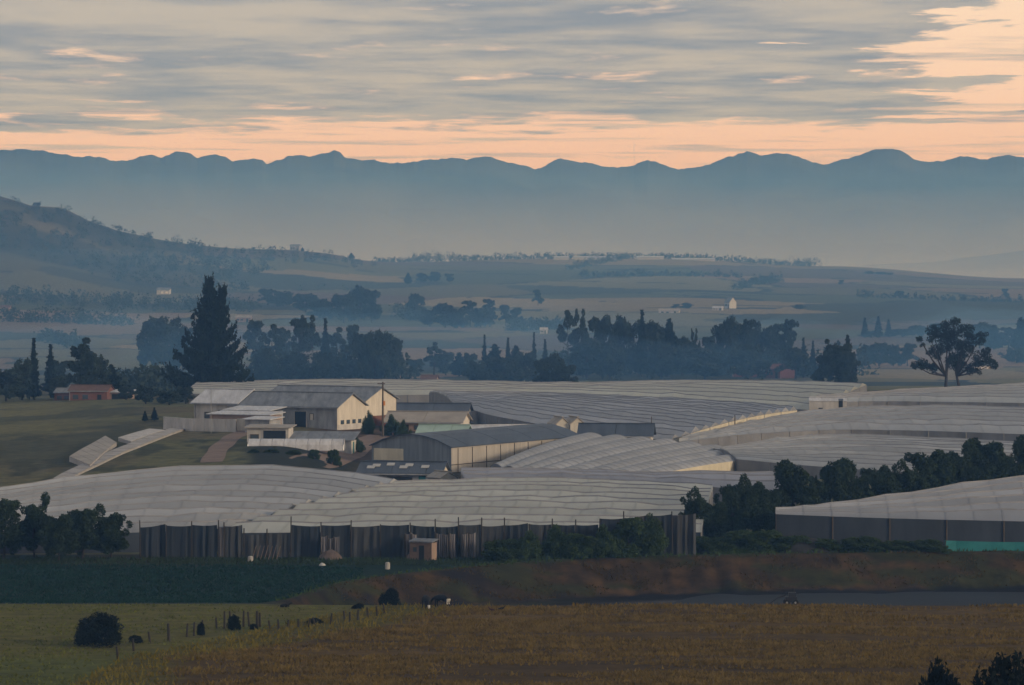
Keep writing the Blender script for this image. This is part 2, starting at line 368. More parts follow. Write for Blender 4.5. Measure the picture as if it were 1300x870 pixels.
GZ = base_z(GP, GD); GX = (GP-CX)/F*np.maximum(GD, 250)
def in_poly(x, y, poly):
    c = np.zeros(x.shape, bool); n = len(poly); j = n-1
    for i in range(n):
        xi, yi = poly[i][:2]; xj, yj = poly[j][:2]
        c ^= ((yi > y) != (yj > y)) & (x < (xj-xi)*(y-yi)/(yj-yi+1e-9)+xi); j = i
    return c
UNDER = np.zeros(GP.shape, bool)
for k, (e0, e1, nb, bulge) in BLK.items():
    G = roof_grid(e0, e1, 60, 24, bulge); poly = np.concatenate([G[0], G[-1][::-1]])
    lo, hi = poly.min(0), poly.max(0)
    sel = (GX > lo[0]-2) & (GX < hi[0]+2) & (GD > lo[1]-2) & (GD < hi[1]+2); idx = np.argwhere(sel)
    if not len(idx): continue
    xs, ds = GX[sel], GD[sel]; ins = in_poly(xs, ds, poly); idx = idx[ins]; xs, ds = xs[ins], ds[ins]
    pts = G.reshape(-1, 3); zr = np.empty(len(xs))
    for a in range(0, len(xs), 4000):
        q = ((xs[a:a+4000, None]-pts[None, :, 0])**2+(ds[a:a+4000, None]-pts[None, :, 1])**2).argmin(1); zr[a:a+4000] = pts[q, 2]
    ii, jj = idx[:, 0], idx[:, 1]
    GZ[ii, jj] = np.minimum(GZ[ii, jj], zr-2.5); UNDER[ii, jj] = True
def gz(x, y):
    """ground height at a world position"""
    y = float(y); px = float(x)/max(y, 250)*F+CX
    i = int(np.clip(np.searchsorted(DS, y)-1, 0, len(DS)-2)); j = int(np.clip(np.searchsorted(PXS, px)-1, 0, len(PXS)-2))
    f = min(1, max(0, (y-DS[i])/(DS[i+1]-DS[i]))); g = min(1, max(0, (px-PXS[j])/(PXS[j+1]-PXS[j])))
    return float((GZ[i, j]*(1-g)+GZ[i, j+1]*g)*(1-f)+(GZ[i+1, j]*(1-g)+GZ[i+1, j+1]*g)*f)
def hit(px, py, d0=300., d1=3300.):
    """first place where the sight line through a photo pixel meets the ground beyond d0"""
    d = d0
    while d < d1:
        p = at(px, py, d)
        if p[2] <= gz(p[0], d): return np.array((p[0], d, gz(p[0], d)))
        d *= 1.0025
    p = at(px, py, d1); return np.array((p[0], d1, gz(p[0], d1)))
def ground_at(px, d):
    d = rd(d); x = (px-CX)/F*d; return np.array((x, d, gz(x, d)))

# ---- ground colours: what grows or lies there
def ground_colors():
    px, d = GP, GD; x = GX; n1 = fbm(x/9, d/9, 4, 40); n2 = fbm(x/40+7, d/40, 4, 41)
    C = np.zeros(GP.shape+(3,)); C[:] = (.09, .075, .045)
    def put(mask, c):
        m = np.clip(mask, 0, 1)[..., None]; C[:] = C*(1-m)+np.array(c)*m
    front = sstep(-d, -389, -388)
    vb = np.interp(d, [300, 335, 345, 358, 372, 388], [160, 230, 330, 430, 520, 600])+(n1-.5)*90   # right border of the yellow verge
    vl = np.interp(d, [300, 335, 345, 358, 372, 388], [60, 160, 235, 310, 395, 505])                # the fence line
    tan = np.stack([np.interp(n2, [.3, .7], [.085, .14]), np.interp(n2, [.3, .7], [.052, .086]), np.interp(n2, [.3, .7], [.016, .024])], -1)
    band = .55+.9*fbm(x/60, d/4, 4, 77)
    m = front[..., None]; C[:] = C*(1-m)+tan*band[..., None]*m
    put(front*sstep(vb-px, -25, 25), (.12, .10, .018))
    put(front*sstep(vl-px, -6, 6), (.115, .128, .030))
    put(front*sstep(vl-px, -6, 6)*sstep(n2, .45, .6), (.150, .138, .034))
    mid = sstep(d, 388, 390)*sstep(-d, -447, -444)
    put(mid, (.012, .036, .028)); put(mid*sstep(fbm(x/30, d/6, 3, 5), .5, .65)*.6, (.02, .035, .02))
    put(mid*sstep(d, 428, 433)*sstep(-px, -430, -200)*.8*sstep(n1, .35, .6), (.05, .042, .03))
    bt = np.interp(px, bank_px, bank_d); R = sstep(px, 325, 380)
    onb = mid*R*sstep(bt+1-d, 0, 1.5)
    rill = .5*fbm(x/.9+d/9, d/5, 4, 9)+.5*fbm(x/4, d/4, 4, 10)
    red = np.stack([np.interp(rill, [.3, .7], [.035, .115]), np.interp(rill, [.3, .7], [.025, .068]), np.interp(rill, [.3, .7], [.016, .028])], -1)
    C[:] = C*(1-onb[..., None])+red*onb[..., None]
    put(onb*sstep(-px, -700, -560)*sstep(fbm(x/5, d/4, 3, 61), .40, .55), (.022, .020, .022))
    put(onb*sstep(fbm(x/6, d/2.5, 4, 19), .48, .6)*.85, (.045, .05, .018))
    put(mid*R*sstep(bt-9.5-d, 0, 2)*sstep(px, 560, 820), (.014, .014, .018))
    put(mid*R*sstep(bt-15.5-d, 0, 3)*sstep(px, 700, 860), (.085, .085, .09))
    put(mid*R*np.exp(-((d-bt-1.2)/1.4)**2)*.9, (.045, .052, .018))
    back = sstep(d, 445, 450)*sstep(-d, -960, -900)
    put(back, (.16, .158, .075)); put(back*sstep(n2, .45, .6)*.8, (.165, .135, .075)); put(back*sstep(fbm(x/5, d/12, 4, 44), .55, .65)*.7, (.04, .048, .028))
    put(back*sstep(-px, -175, -40)*sstep(d, 640, 690)*sstep(-d, -860, -820), (.20, .185, .08))
    put(back*sstep(-px, -230, -150)*sstep(n2, .5, .6)*sstep(d, 560, 600)*.8, (.085, .09, .05))
    yard = back*sstep(px, 380, 420)*sstep(-px, -640, -560)*sstep(d, 545, 555)*sstep(-d, -700, -680)
    put(yard, (.12, .085, .065)); put(yard*sstep(n1, .5, .6)*.8, (.06, .055, .04))
    put(back*sstep(px, 300, 330)*sstep(-px, -470, -430)*sstep(d, 556, 562)*sstep(-d, -612, -604), (.03, .036, .026))
    put(UNDER*1.0, (.10, .09, .07))
    # patchwork of fields over the far slopes
    far = sstep(d, 930, 980); r2 = np.random.default_rng(11); ns = 210
    sd = np.exp(r2.uniform(math.log(930), math.log(3600), ns)); sx = (r2.uniform(-500, 1800, ns)-CX)/F*sd
    pal = np.array([(.17, .15, .07), (.26, .18, .11), (.10, .11, .05), (.30, .235, .12), (.15, .11, .08), (.17, .165, .075), (.06, .07, .04), (.21, .19, .09)])
    pc = pal[r2.integers(0, len(pal), ns)]*r2.uniform(.85, 1.15, (ns, 1))
    rows_ = np.where(d[:, 0] > 925)[0]
    wx = (fbm(x/90, d/110, 3, 70)-.5)*45
    for i in rows_:
        q = ((x[i, :, None]+wx[i, :, None]-sx[None])**2+((d[i, 0]-sd)[None]*.75)**2); o = q.argsort(1)[:, :2]
        C[i] = pc[o[:, 0]]*far[i][:, None]+C[i]*(1-far[i][:, None])
        e = np.sqrt(np.take_along_axis(q, o[:, 1:2], 1))-np.sqrt(np.take_along_axis(q, o[:, 0:1], 1))
        hedge = (e[:, 0] < np.interp(d[i, 0], [900, 3000], [3, 9]))*(fbm(x[i]/40, d[i]/40, 2, 71) > .5)
        C[i][hedge] = (.03, .036, .024)
    C *= (.82+.36*fbm(x/np.interp(d, [900, 4000], [8, 60]), d/np.interp(d, [900, 4000], [8, 30]), 4, 55))[..., None]
    scrub = sstep(d, 1800, 2050)*sstep(-px, -330, -120)*sstep(fbm(x/100+3, d/150, 4, 90), .42, .54)
    put(sstep(d, 1850, 2100)*sstep(-px, -360, -150)*.5, (.07, .068, .042)); put(scrub*.8, (.034, .038, .026))
    return C
gv = np.stack([GX, GD, GZ], -1).reshape(-1, 3); nr, nc = GP.shape
ix = (np.arange(nr-1)[:, None]*nc+np.arange(nc-1)[None]).ravel()
gf = np.stack([ix, ix+1, ix+nc+1, ix+nc], 1)
ground = link('ground', mesh_np('ground', gv, gf, M['ground'], colors=ground_colors().reshape(-1, 3), smooth=True))
props(ground, 'rolling farmland of brown grass, green fields and hill slopes', None, None, 'structure')

def ridge_mesh(name, label, pxs, pys, d_ridge, d_foot, z_foot, amp, scale, seed, nrow=60, step=4):
    a = np.concatenate([np.arange(-2600, -60, 60), np.arange(-60, 1361, step), np.arange(1380, 3900, 60)]).astype(float)
    py = np.interp(a, pxs, pys)
    out = (a < pxs[0]) | (a > pxs[-1]); py = py+np.where(out, 14*(fbm(a/160, a*0, 4, seed)-.5)*2, 0)
    py = py+3.4*(fbm(a/7, a*0+4, 3, seed+30)-.5)*(d_ridge > 9000)
    zr = CAMZ-(py-HY)/F*d_ridge
    au = np.arange(a[0], a[-1], 2.0); zu = np.interp(au, a, zr); kk = np.hanning(101); kk /= kk.sum()
    zsm = np.interp(a, au, np.convolve(np.pad(zu, 50, mode='edge'), kk, 'valid'))
    t = np.concatenate([np.linspace(0, 1, nrow)**.8, 1+np.linspace(0, .35, 8)[1:]])
    V = []
    for tt in t:
        tt2 = min(tt, 1); d = d_foot+(d_ridge-d_foot)*tt
        x = (a-CX)/F*d
        prof = tt2**1.25
        z = z_foot+(zsm+(zr-zsm)*tt2**9-z_foot)*prof
        spur = (np.abs(fbm(x/scale+tt*1.6+.5*fbm(x/700, x*0+tt*3, 2, seed+9), x*0+tt*4.5, 5, seed+2)-.5)*2)
        z = z-amp*(1-spur)*np.sin(math.pi*min(tt2, 1))*1.0+amp*.35*np.sin(math.pi*tt2)
        if tt > 1: z = z-(tt-1)*(zr-z_foot)*1.6
        z = z+amp*.09*(fbm(x/(scale*.14), x*0+tt*9, 3, seed+5)-.5)*np.clip(1-abs(tt-1)*4+.3, 0.25, 1)
        V.append(np.stack([x, np.full_like(x, d), z], 1))
    V = np.stack(V); R_, Cn = V.shape[:2]
    ix = (np.arange(R_-1)[:, None]*Cn+np.arange(Cn-1)[None]).ravel()
    o = link(name, mesh_np(name, V.reshape(-1, 3), np.stack([ix, ix+1, ix+Cn+1, ix+Cn], 1), M['mountain'], smooth=True))
    return props(o, label, None, None, 'structure')
mt_px = [-60, 0, 20, 42, 60, 95, 120, 168, 178, 190, 205, 214, 222, 236, 244, 250, 262, 275, 290, 296, 310, 322, 334, 338, 352, 368, 382, 395, 405, 418, 424, 432, 438, 448, 462, 474, 490, 510, 530, 545, 560, 572, 592, 604, 622, 636, 650, 668, 680, 692, 702, 712, 722, 740, 760, 775, 800, 812, 822, 835, 850, 870, 900, 910, 922, 930, 940, 948, 958, 968, 975, 985, 998, 1010, 1020, 1030, 1044, 1058, 1075, 1095, 1110, 1122, 1134, 1142, 1150, 1160, 1175, 1192, 1205, 1220, 1232, 1245, 1256, 1270, 1280, 1300, 1360]
mt_py = [190, 192, 191, 191.5, 194, 199, 199, 203, 198, 196, 200, 198.5, 194, 192, 194, 199, 197, 198, 203, 206, 202, 200, 203, 207, 203, 199, 197, 199, 198, 195, 193, 196, 203, 205, 204, 202, 206, 207, 205, 202, 200, 199, 201, 198, 199, 202, 206, 210, 213, 210, 205, 201, 204, 208, 211, 212, 212, 208, 205, 208, 212, 213, 211, 206, 201, 199, 194, 191, 194, 197, 199, 198, 197, 199, 204, 206, 208, 205, 201, 195, 190, 188, 188, 191, 197, 203, 205, 206, 205, 200, 198, 201, 200, 199, 197, 198, 196]
ridge_mesh('mountain_range', 'long blue mountain ridge with rounded summits against the dawn sky', mt_px, mt_py, 13000, 9150, -25, 210, 620, 5, step=2)
ridge_mesh('distant_hill', 'faint grey hill rising at the right behind the pale plateau', [-600, 900, 1040, 1085, 1100, 1150, 1180, 1200, 1225, 1250, 1275, 1300, 1360, 1700], [372, 365, 343, 339, 336, 334, 333, 331, 327, 324.5, 321, 318, 310, 280], 8300, 7300, -8, 12, 330, 21, nrow=16, step=8)

# ------------------------------------------------------------------ trees
def leaf_cloud(cent, rad, n, size, r, up=0.0, squash=1.0, elong=1.0):
    """n leaf-clump quads spread through spheres at cent with radii rad"""
    cent = np.asarray(cent, float); rad = np.asarray(rad, float)
    w = rad**2; k = r.choice(len(cent), n, p=w/w.sum())
    v = r.normal(size=(n, 3)); v /= np.linalg.norm(v, axis=1)[:, None]
    rr = r.uniform(0.15, 1, n)**.45
    p = cent[k]+v*(rr*rad[k])[:, None]*np.array([1, 1, squash])
    a = r.normal(size=(n, 3)); a[:, 2] += up*2; a /= np.linalg.norm(a, axis=1)[:, None]
    b = np.cross(a, r.normal(size=(n, 3))); b /= np.linalg.norm(b, axis=1)[:, None]
    s = (size*r.uniform(.55, 1.3, n))[:, None]
    A = a*s*elong; B = b*s*.55
    V = np.stack([p-A*.5, p+B*.5-A*.1, p+A*.5, p-B*.5-A*.1], 1).reshape(-1, 3)
    return V, np.arange(4*n).reshape(n, 4)
PROTO = {}
def proto(key, trunk, crown): PROTO[key] = (trunk, crown)
def broadleaf(key, H, W, base, nl, leaf, nleaf, m, seed, rough=.5, flat=1.0, trunks=1, tr=.02, spread=.55):
    r = np.random.default_rng(seed); mb = MB(); cs = []; rs = []
    for k in range(trunks):
        ox = (k-(trunks-1)/2)*W*.10; top = np.array((r.normal(0, .03*W)+ox*2.2, r.normal(0, .03*W), H*.72))
        p0 = np.array((ox, 0, -.4)); mid = (p0+top)/2+np.array((r.normal(0, .03*W), 0, 0))
        mb.tube([p0, mid*.5+p0*.5, mid, top], [H*tr*1.3, H*tr, H*tr*.8, H*tr*.25], 7)
        for i in range(nl):
            a = 2*math.pi*(i+r.uniform(-.3, .3))/nl*1.0+k; f = r.uniform(.35, .9)
            st = p0+(top-p0)*(base*.9+(.85-base*.9)*f*.8)
            zc = H*(base+(1-base)*r.uniform(.12, .9)); rel = (zc/H-base)/(1-base)
            rr = W*.5*spread*math.sqrt(max(.05, 1-(abs(rel-.42)/.62)**2))*r.uniform(.65, 1.2)
            e = np.array((math.cos(a)*rr+ox, math.sin(a)*rr, zc))
            mb.tube([st, (st+e)/2+np.array((0, 0, -.04*H*r.uniform(0, 1))), e], [H*tr*.5, H*tr*.3, H*tr*.12], 5)
            cs.append(e); rs.append(W*r.uniform(.11, .20)*(1-.15*rel))
            for q in range(5):
                off = r.normal(0, W*.10, 3); cs.append(e+off); rs.append(W*r.uniform(.06, .13))
        cs.append(top); rs.append(W*.2); cs.append(top+np.array((r.normal(0, .06*W), 0, H*.12))); rs.append(W*.13)
    cs = np.array(cs); rs = np.array(rs)
    zt = (cs[:, 2]+rs*flat).max(); cs[:, 2] *= H/zt; low = cs[:, 2]-rs*flat; cs[:, 2] += np.maximum(0, H*base*.8-low)*.7
    if base == 0: q_ = np.minimum(1, np.hypot(cs[:, 0], cs[:, 1])/(W*.42)); cs[:, 2] *= np.sqrt(1-.88*q_**2)*.85+.12; cs[:, 2] *= H/(cs[:, 2]+rs).max()
    V, Fq = leaf_cloud(cs, rs, nleaf, leaf, r, 0, flat, 1.2)
    proto(key, mb.mesh('trunk', M['bark'], True), mesh_np('crown', V, Fq, M[m]))
def conifer(key, H, W, base, m, seed, nleaf, leaf, whorls=22, upsweep=.35, leaders=1, power=.85, narrow=0.0):
    r = np.random.default_rng(seed); mb = MB(); cs = []; rs = []
    for k in range(leaders):
        ox = (k-(leaders-1)/2)*W*.34; h = H*(1-.09*k) if leaders > 1 else H
        mb.tube([(ox*.1, 0, -.5), (ox*.5, 0, h*.35), (ox*.9, 0, h*.7), (ox, 0, h*.99)], [H*.018, H*.014, H*.008, H*.002], 7)
        for w in range(whorls):
            f = (w+.5)/whorls; z = h*(base+(1-base)*f)
            prof = (1-f)**power*min(1, (f+.16)/.30) if not narrow else (1-f)**power
            L = W*.5*prof*(.82 if leaders > 1 else 1); nb = 6 if L > W*.12 else 4
            for b in range(nb):
                a = 2*math.pi*(b+r.uniform(-.35, .35))/nb+w*.9; l = max(L*r.uniform(.6, 1.18), W*.02)
                st = np.array((ox*(.1+.9*min(1, z/(h*.7))), 0, z)); dr = np.array((math.cos(a), math.sin(a), 0))
                n = max(2, int(l/(W*.05)))
                for q in range(n):
                    g = (q+1)/n; p = st+dr*l*g+np.array((0, 0, l*upsweep*g*g*1.25-l*.08*g))
                    cs.append(p); rs.append(W*.045*(1.15-.4*g)+l*.02)
                if l > W*.1: mb.tube([st, st+dr*l*.5, st+dr*l+np.array((0, 0, l*upsweep*1.1))], [H*.004, H*.003, H*.001], 4)
        for q in range(5): cs.append(np.array((ox+r.normal(0, W*.008), r.normal(0, W*.008), h*(1-.022*q)))); rs.append(W*(.008+.005*q))
    V, Fq = leaf_cloud(cs, rs, nleaf, leaf, r, .8, 1.15, 1.7)
    proto(key, mb.mesh('trunk', M['bark'], True), mesh_np('crown', V, Fq, M[m]))
# prototypes, heights in metres
broadleaf('round_a', 10, 9, .10, 9, .7, 5200, 'leaf_euc', 1)
broadleaf('round_b', 10, 8, .14, 8, .7, 4800, 'leaf_euc', 2)
broadleaf('round_c', 10, 10.5, .08, 11, .72, 6000, 'leaf_euc', 3)
broadleaf('tall_a', 14, 6.5, .14, 9, .72, 5000, 'leaf_euc', 4)
broadleaf('tall_b', 14, 5.2, .22, 8, .7, 4400, 'leaf_euc', 5, spread=.7)
broadleaf('gum', 15, 6.5, .42, 6, .62, 3400, 'leaf_euc', 6, spread=.9, tr=.013)
conifer('spire', 12, 3.0, .06, 'leaf_dark', 7, 2600, .6, 20, .25, 1, 1.0, 1)
conifer('pine', 12, 6.0, .06, 'leaf_dark', 8, 4600, .62, 16, .2, 1, .8)
broadleaf('near_a', 6.5, 5.6, .12, 11, .30, 13000, 'leaf_mid', 9)
broadleaf('near_b', 6.5, 5.0, .22, 9, .30, 11000, 'leaf_mid', 10, spread=.62)
broadleaf('near_c', 6.5, 6.2, .08, 12, .30, 15000, 'leaf_mid', 11)
broadleaf('bush_a', 4, 6, .0, 12, .26, 11000, 'leaf_bush', 12, tr=.012)
broadleaf('bush_b', 4, 5, .0, 10, .26, 10000, 'leaf_bush', 13, tr=.012)
broadleaf('dark_bush', 3.6, 5.0, .0, 14, .20, 12000, 'leaf_black', 14, tr=.012)
def spreading():
    r = np.random.default_rng(15); k = 905/F; mb = MB(); cs, rs = [], []
    C = [(1205, 412, 20), (1186, 414, 13), (1225, 414, 15), (1241, 424, 13), (1203, 428, 20), (1188, 440, 14), (1226, 436, 18), (1247, 447, 16), (1259, 455, 10), (1172, 455, 11), (1186, 461, 10), (1165, 424, 6), (1169, 431, 4), (1212, 452, 17), (1236, 460, 12), (1160, 457, 7), (1178, 424, 7), (1222, 458, 13), (1254, 438, 7)]
    for q, (px, py, R) in enumerate(C):
        c = np.array(((px-1206)*k, r.uniform(-6, 6), (493-py)*k)); cs.append(c); rs.append(R*k*.8)
        for _ in range(7): cs.append(c+np.clip(r.normal(0, R*k*.42, 3), -R*k*.7, R*k*.7)*np.array((1, 1, .7))); rs.append(R*k*r.uniform(.22, .48))
        st = np.array((-1.0 if px < 1206 else 1.6, 0, 4.2)); mb.tube([st, (st+c)/2+np.array((0, 0, -.6)), c], [.22, .14, .05], 5)
    mb.tube([(-.6, 0, -.6), (-1.0, 0, 2), (-.8, 0, 5), (0, 0, 10)], [.5, .4, .32, .1], 8); mb.tube([(1.8, .3, -.6), (2.2, .3, 1.6), (1.4, 0, 5), (2.5, 0, 10)], [.42, .34, .28, .1], 8)
    V, Fq = leaf_cloud(cs, rs, 15000, .42, r, 0, .8, 1.2)
    proto('oak', mb.mesh('trunk', M['bark'], True), mesh_np('crown', V, Fq, M['leaf_dark']))
spreading()
def big_pine():
    r = np.random.default_rng(16); H = 25.5; mb = MB(); cs, rs = [], []
    mb.tube([(0, 0, -.5), (0, 0, 6), (-.2, 0, 14), (-.3, 0, 25)], [.55, .45, .3, .05], 8); mb.tube([(0, 0, 9), (1.6, 0, 14), (2.7, .2, 23)], [.3, .22, .04], 7)
    def limbs(n, z0, z1, x0, x1, Lmax, pw, up):
        for k in range(n):
            f = (k+r.uniform(0, 1))/n; z = z0+(z1-z0)*f; a = k*2.39996+r.uniform(-.3, .3); dr = np.array((math.cos(a), math.sin(a), 0))
            L = max(.5, Lmax*(1-f)**pw*min(1, .80+f*1.6)*r.choice((.62, .8, 1.0, 1.22))*r.uniform(.88, 1.1)); st = np.array((x0+(x1-x0)*f, 0, z))
            pt = lambda g: st+dr*L*g+np.array((0, 0, L*up*g**2.2-.10*L*g))
            if L > 1.2: mb.tube([st, pt(.5), pt(1)], [.10, .06, .02], 4)
            m_ = max(3, int(L/.55))
            for q in range(m_):
                g = .18+.82*(q+1)/m_; p = pt(g); cs.append(p+r.normal(0, .12, 3)); rs.append(.62*(1.2-.55*g))
                if r.uniform() < .55: sd = np.cross(dr, (0, 0, 1))*r.choice((-1, 1))*r.uniform(.4, 1.1)*L*.16; cs.append(p+sd+np.array((0, 0, .25))); rs.append(.42)
            for q in range(6): cs.append(pt(1)+np.array((0, 0, .36*q))+dr*.10*q); rs.append(.30-.045*q)     # upturned tips
    limbs(150, 1.0, 24.8, 0, -.3, 9.6, 1.08, .42); limbs(46, 13.5, 22.8, 1.5, 2.7, 2.7, 1.0, .6)
    for x, z in ((-.3, 25.4), (2.7, 23.2)):
        for q in range(7): cs.append(np.array((x, 0, z-.35*q))); rs.append(.07+.05*q)
    V, Fq = leaf_cloud(cs, rs, 46000, .55, r, .7, 1.2, 1.6)
    proto('big_pine', mb.mesh('trunk', M['bark'], True), mesh_np('crown', V, Fq, M['leaf_dark']))
big_pine()
USED = set()
def tree(px, ytop, d, kind, label, cat='tree', name='tree', group=None, wpx=None, base=None, H=None, rz=None):
    p = ground_at(px, d) if base is None else base; d = rd(d)
    trunk, crown = PROTO[kind]
    hh = max(v.co.z for v in crown.vertices) if kind not in HH else HH[kind]; HH[kind] = hh
    if H is None: H = CAMZ-(ytop-HY)/F*d-p[2]
    s = max(.15, H/hh)
    t = thing(name, label, cat, (p[0], p[1], p[2]), rz if rz is not None else random.uniform(0, 6.28), group)
    if kind not in WW: WW[kind] = max(v.co.x for v in crown.vertices)-min(v.co.x for v in crown.vertices)
    sx = s
    if wpx: sx = wpx/F*d/WW[kind]
    t.scale = (sx, sx, s)
    link('trunk', trunk, t); link('crown', crown, t)
    return t
HH, WW = {}, {}
ORD = ['first', 'second', 'third', 'fourth', 'fifth', 'sixth', 'seventh', 'eighth', 'ninth', 'tenth', 'eleventh', 'twelfth', 'thirteenth', 'fourteenth', 'fifteenth', 'sixteenth', 'seventeenth', 'eighteenth', 'nineteenth', 'twentieth', 'twenty-first', 'twenty-second', 'twenty-third', 'twenty-fourth', 'twenty-fifth', 'twenty-sixth', 'twenty-seventh', 'twenty-eighth', 'twenty-ninth', 'thirtieth']
NAMES = {'spire': ('spire_tree', 'narrow pointed tree'), 'pine': ('pine_tree', 'dark pine tree'), 'gum': ('gum_tree', 'open-crowned gum tree'),
         'tall_a': ('tall_tree', 'tall leafy tree'), 'tall_b': ('tall_tree', 'tall slim tree')}
def belt(rows, where, group):
    rows = sorted(rows, key=lambda q: q[0])
    for i, (px, yt, w, k, d) in enumerate(rows):
        nm, ds = NAMES.get(k, ('tree', 'rounded tree'))
        tree(px, yt, d, k, f'{ds}, {ORD[i]} from left {where}', 'tree', nm, group, w)
tree(267, 344, 868, 'big_pine', 'huge dark pine with two leading tips beside the white sheds', 'tree', 'pine_tree', wpx=122, rz=.0)
tree(1206, 402, 905, 'oak', 'wide spreading dark tree with twin trunks at right behind the greenhouses', 'tree', 'spreading_tree', wpx=112, rz=.0)
belt([(8, 466, 52, 'round_a', 860), (28, 452, 48, 'round_c', 870), (43, 428, 26, 'spire', 872), (64, 436, 26, 'spire', 930), (76, 456, 40, 'round_b', 950),
      (106, 428, 44, 'tall_b', 880), (118, 446, 62, 'round_c', 868), (141, 462, 36, 'pine', 872), (73, 476, 34, 'round_a', 866)], 'in the grove by the brick house', 'grove around the brick house')
belt([(196, 400, 46, 'round_a', 1210), (214, 398, 58, 'round_c', 1230), (232, 412, 36, 'round_b', 1190), (325, 405, 40, 'tall_a', 1180), (345, 411, 34, 'tall_b', 1120),
      (360, 415, 36, 'tall_a', 1160), (380, 402, 42, 'tall_a', 1110), (396, 399, 34, 'gum', 1120), (413, 403, 24, 'spire', 1120), (428, 415, 34, 'tall_b', 1130), (446, 411, 34, 'tall_a', 1120),
      (458, 420, 40, 'round_b', 1060), (474, 416, 56, 'round_c', 1040), (490, 418, 44, 'round_a', 1050), (505, 428, 30, 'tall_a', 1060), (338, 440, 46, 'round_c', 1060), (372, 448, 50, 'round_a', 1050), (412, 445, 54, 'round_c', 1045)],
     'in the blue belt by the huge pine', 'tree belt right of the huge pine')
belt([(527, 455, 34, 'round_b', 1120), (551, 434, 26, 'tall_b', 1150), (566, 446, 30, 'round_a', 1160), (583, 447, 30, 'pine', 1150), (597, 447, 26, 'round_b', 1100), (615, 424, 15, 'spire', 1080), (628, 436, 40, 'pine', 1075),
      (645, 428, 18, 'spire', 1080), (655, 438, 34, 'pine', 1070), (668, 445, 34, 'round_a', 1060), (678, 421, 14, 'spire', 1085), (692, 430, 17, 'spire', 1080), (704, 446, 52, 'round_c', 985), (716, 462, 34, 'round_a', 975), (690, 456, 36, 'round_b', 980), (607, 456, 40, 'round_c', 1060), (640, 452, 46, 'round_a', 1050)],
     'in the low pointed belt at centre', 'low belt left of the tall gums')
belt([(722, 393, 38, 'gum', 1130), (740, 391, 24, 'gum', 1125), (762, 398, 44, 'round_b', 1150), (788, 397, 56, 'round_c', 1150), (815, 392, 26, 'spire', 1140), (826, 404, 52, 'round_a', 1150), (850, 403, 34, 'pine', 1140), (866, 425, 34, 'round_a', 1150),
      (884, 416, 14, 'gum', 1120), (902, 425, 34, 'round_b', 1150), (928, 398, 64, 'round_c', 1150), (950, 404, 36, 'tall_a', 1150), (970, 412, 40, 'round_a', 1160), (984, 410, 36, 'tall_a', 1170), (1001, 404, 30, 'tall_a', 1150), (1020, 428, 18, 'spire', 1130), (1032, 432, 16, 'spire', 1130),
      (745, 428, 54, 'round_a', 1120), (775, 430, 60, 'round_c', 1110), (840, 432, 60, 'round_c', 1115), (895, 440, 60, 'round_a', 1110), (950, 435, 70, 'round_c', 1110), (1010, 440, 56, 'round_b', 1110)],
     'in the tall belt behind the central greenhouse', 'tall belt behind the central greenhouse')
belt([(1052, 430, 26, 'tall_b', 985), (1064, 434, 40, 'round_a', 975), (1076, 424, 24, 'pine', 985), (1080, 446, 32, 'round_b', 970), (1045, 448, 34, 'round_b', 980)], 'in the dark clump at the far greenhouse edge', 'clump at the far greenhouse edge')
belt([(1098, 403, 16, 'spire', 1700), (1115, 401, 18, 'spire', 1700), (1128, 405, 15, 'spire', 1720), (1146, 417, 40, 'round_a', 1720), (1166, 412, 40, 'round_c', 1740), (1186, 410, 36, 'round_b', 1740), (1106, 420, 36, 'round_b', 1700), (1244, 408, 40, 'round_a', 1500), (1262, 412, 36, 'pine', 1480), (1280, 415, 34, 'tall_a', 1450), (1296, 402, 30, 'pine', 1440), (1312, 404, 34, 'round_a', 1440), (1290, 440, 50, 'round_c', 1300)],
     'in the pale belt behind the spreading tree', 'pale belt behind the spreading tree')
belt([(1098, 436, 34, 'round_c', 1260), (1116, 434, 34, 'round_a', 1260), (1134, 436, 34, 'round_c', 1260), (1152, 435, 34, 'round_b', 1260)], 'in the low clump left of the spreading tree', 'low clump left of the spreading tree')
belt([(436, 372, 40, 'round_a', 2050), (455, 360, 50, 'round_c', 2080), (472, 366, 34, 'round_b', 2060), (410, 378, 44, 'round_c', 2150), (388, 372, 40, 'round_a', 2300), (360, 368, 44, 'round_c', 2500), (340, 366, 36, 'round_b', 2550)], 'in the hazy wood on the left slope', 'hazy wood on the left slope')
belt([(527, 371, 34, 'round_c', 2250), (546, 392, 34, 'round_b', 1950), (565, 384, 36, 'round_a', 1920), (580, 390, 40, 'round_c', 1900), (597, 381, 28, 'tall_a', 1950), (622, 379, 26, 'tall_a', 1950), (610, 390, 36, 'round_c', 1930), (642, 386, 22, 'round_b', 1980), (655, 390, 20, 'round_a', 1990)], 'in the blue copse amid the fields', 'copse in the middle fields')
belt([(518, 346, 13, 'pine', 3300), (536, 346, 18, 'round_a', 3350), (552, 344, 22, 'round_c', 3380), (570, 347, 18, 'round_b', 3380), (683, 367, 17, 'round_b', 2600)], 'scattered over the hazy middle slope', 'trees scattered on the middle slope')
belt([(958, 352, 22, 'round_c', 3500), (972, 350, 26, 'round_a', 3550), (946, 362, 20, 'round_b', 3250), (872, 384, 22, 'round_c', 2450), (858, 386, 16, 'round_b', 2450), (1068, 355, 11, 'round_b', 3500), (1142, 369, 15, 'round_a', 3000), (1104, 344, 18, 'round_c', 4200), (1118, 345, 18, 'round_a', 4200), (1130, 346, 16, 'round_b', 4200), (1276, 366, 14, 'round_b', 3100), (1014, 386, 20, 'round_c', 2500)],
     'on the right-hand hill fields', 'trees on the right-hand hill fields')
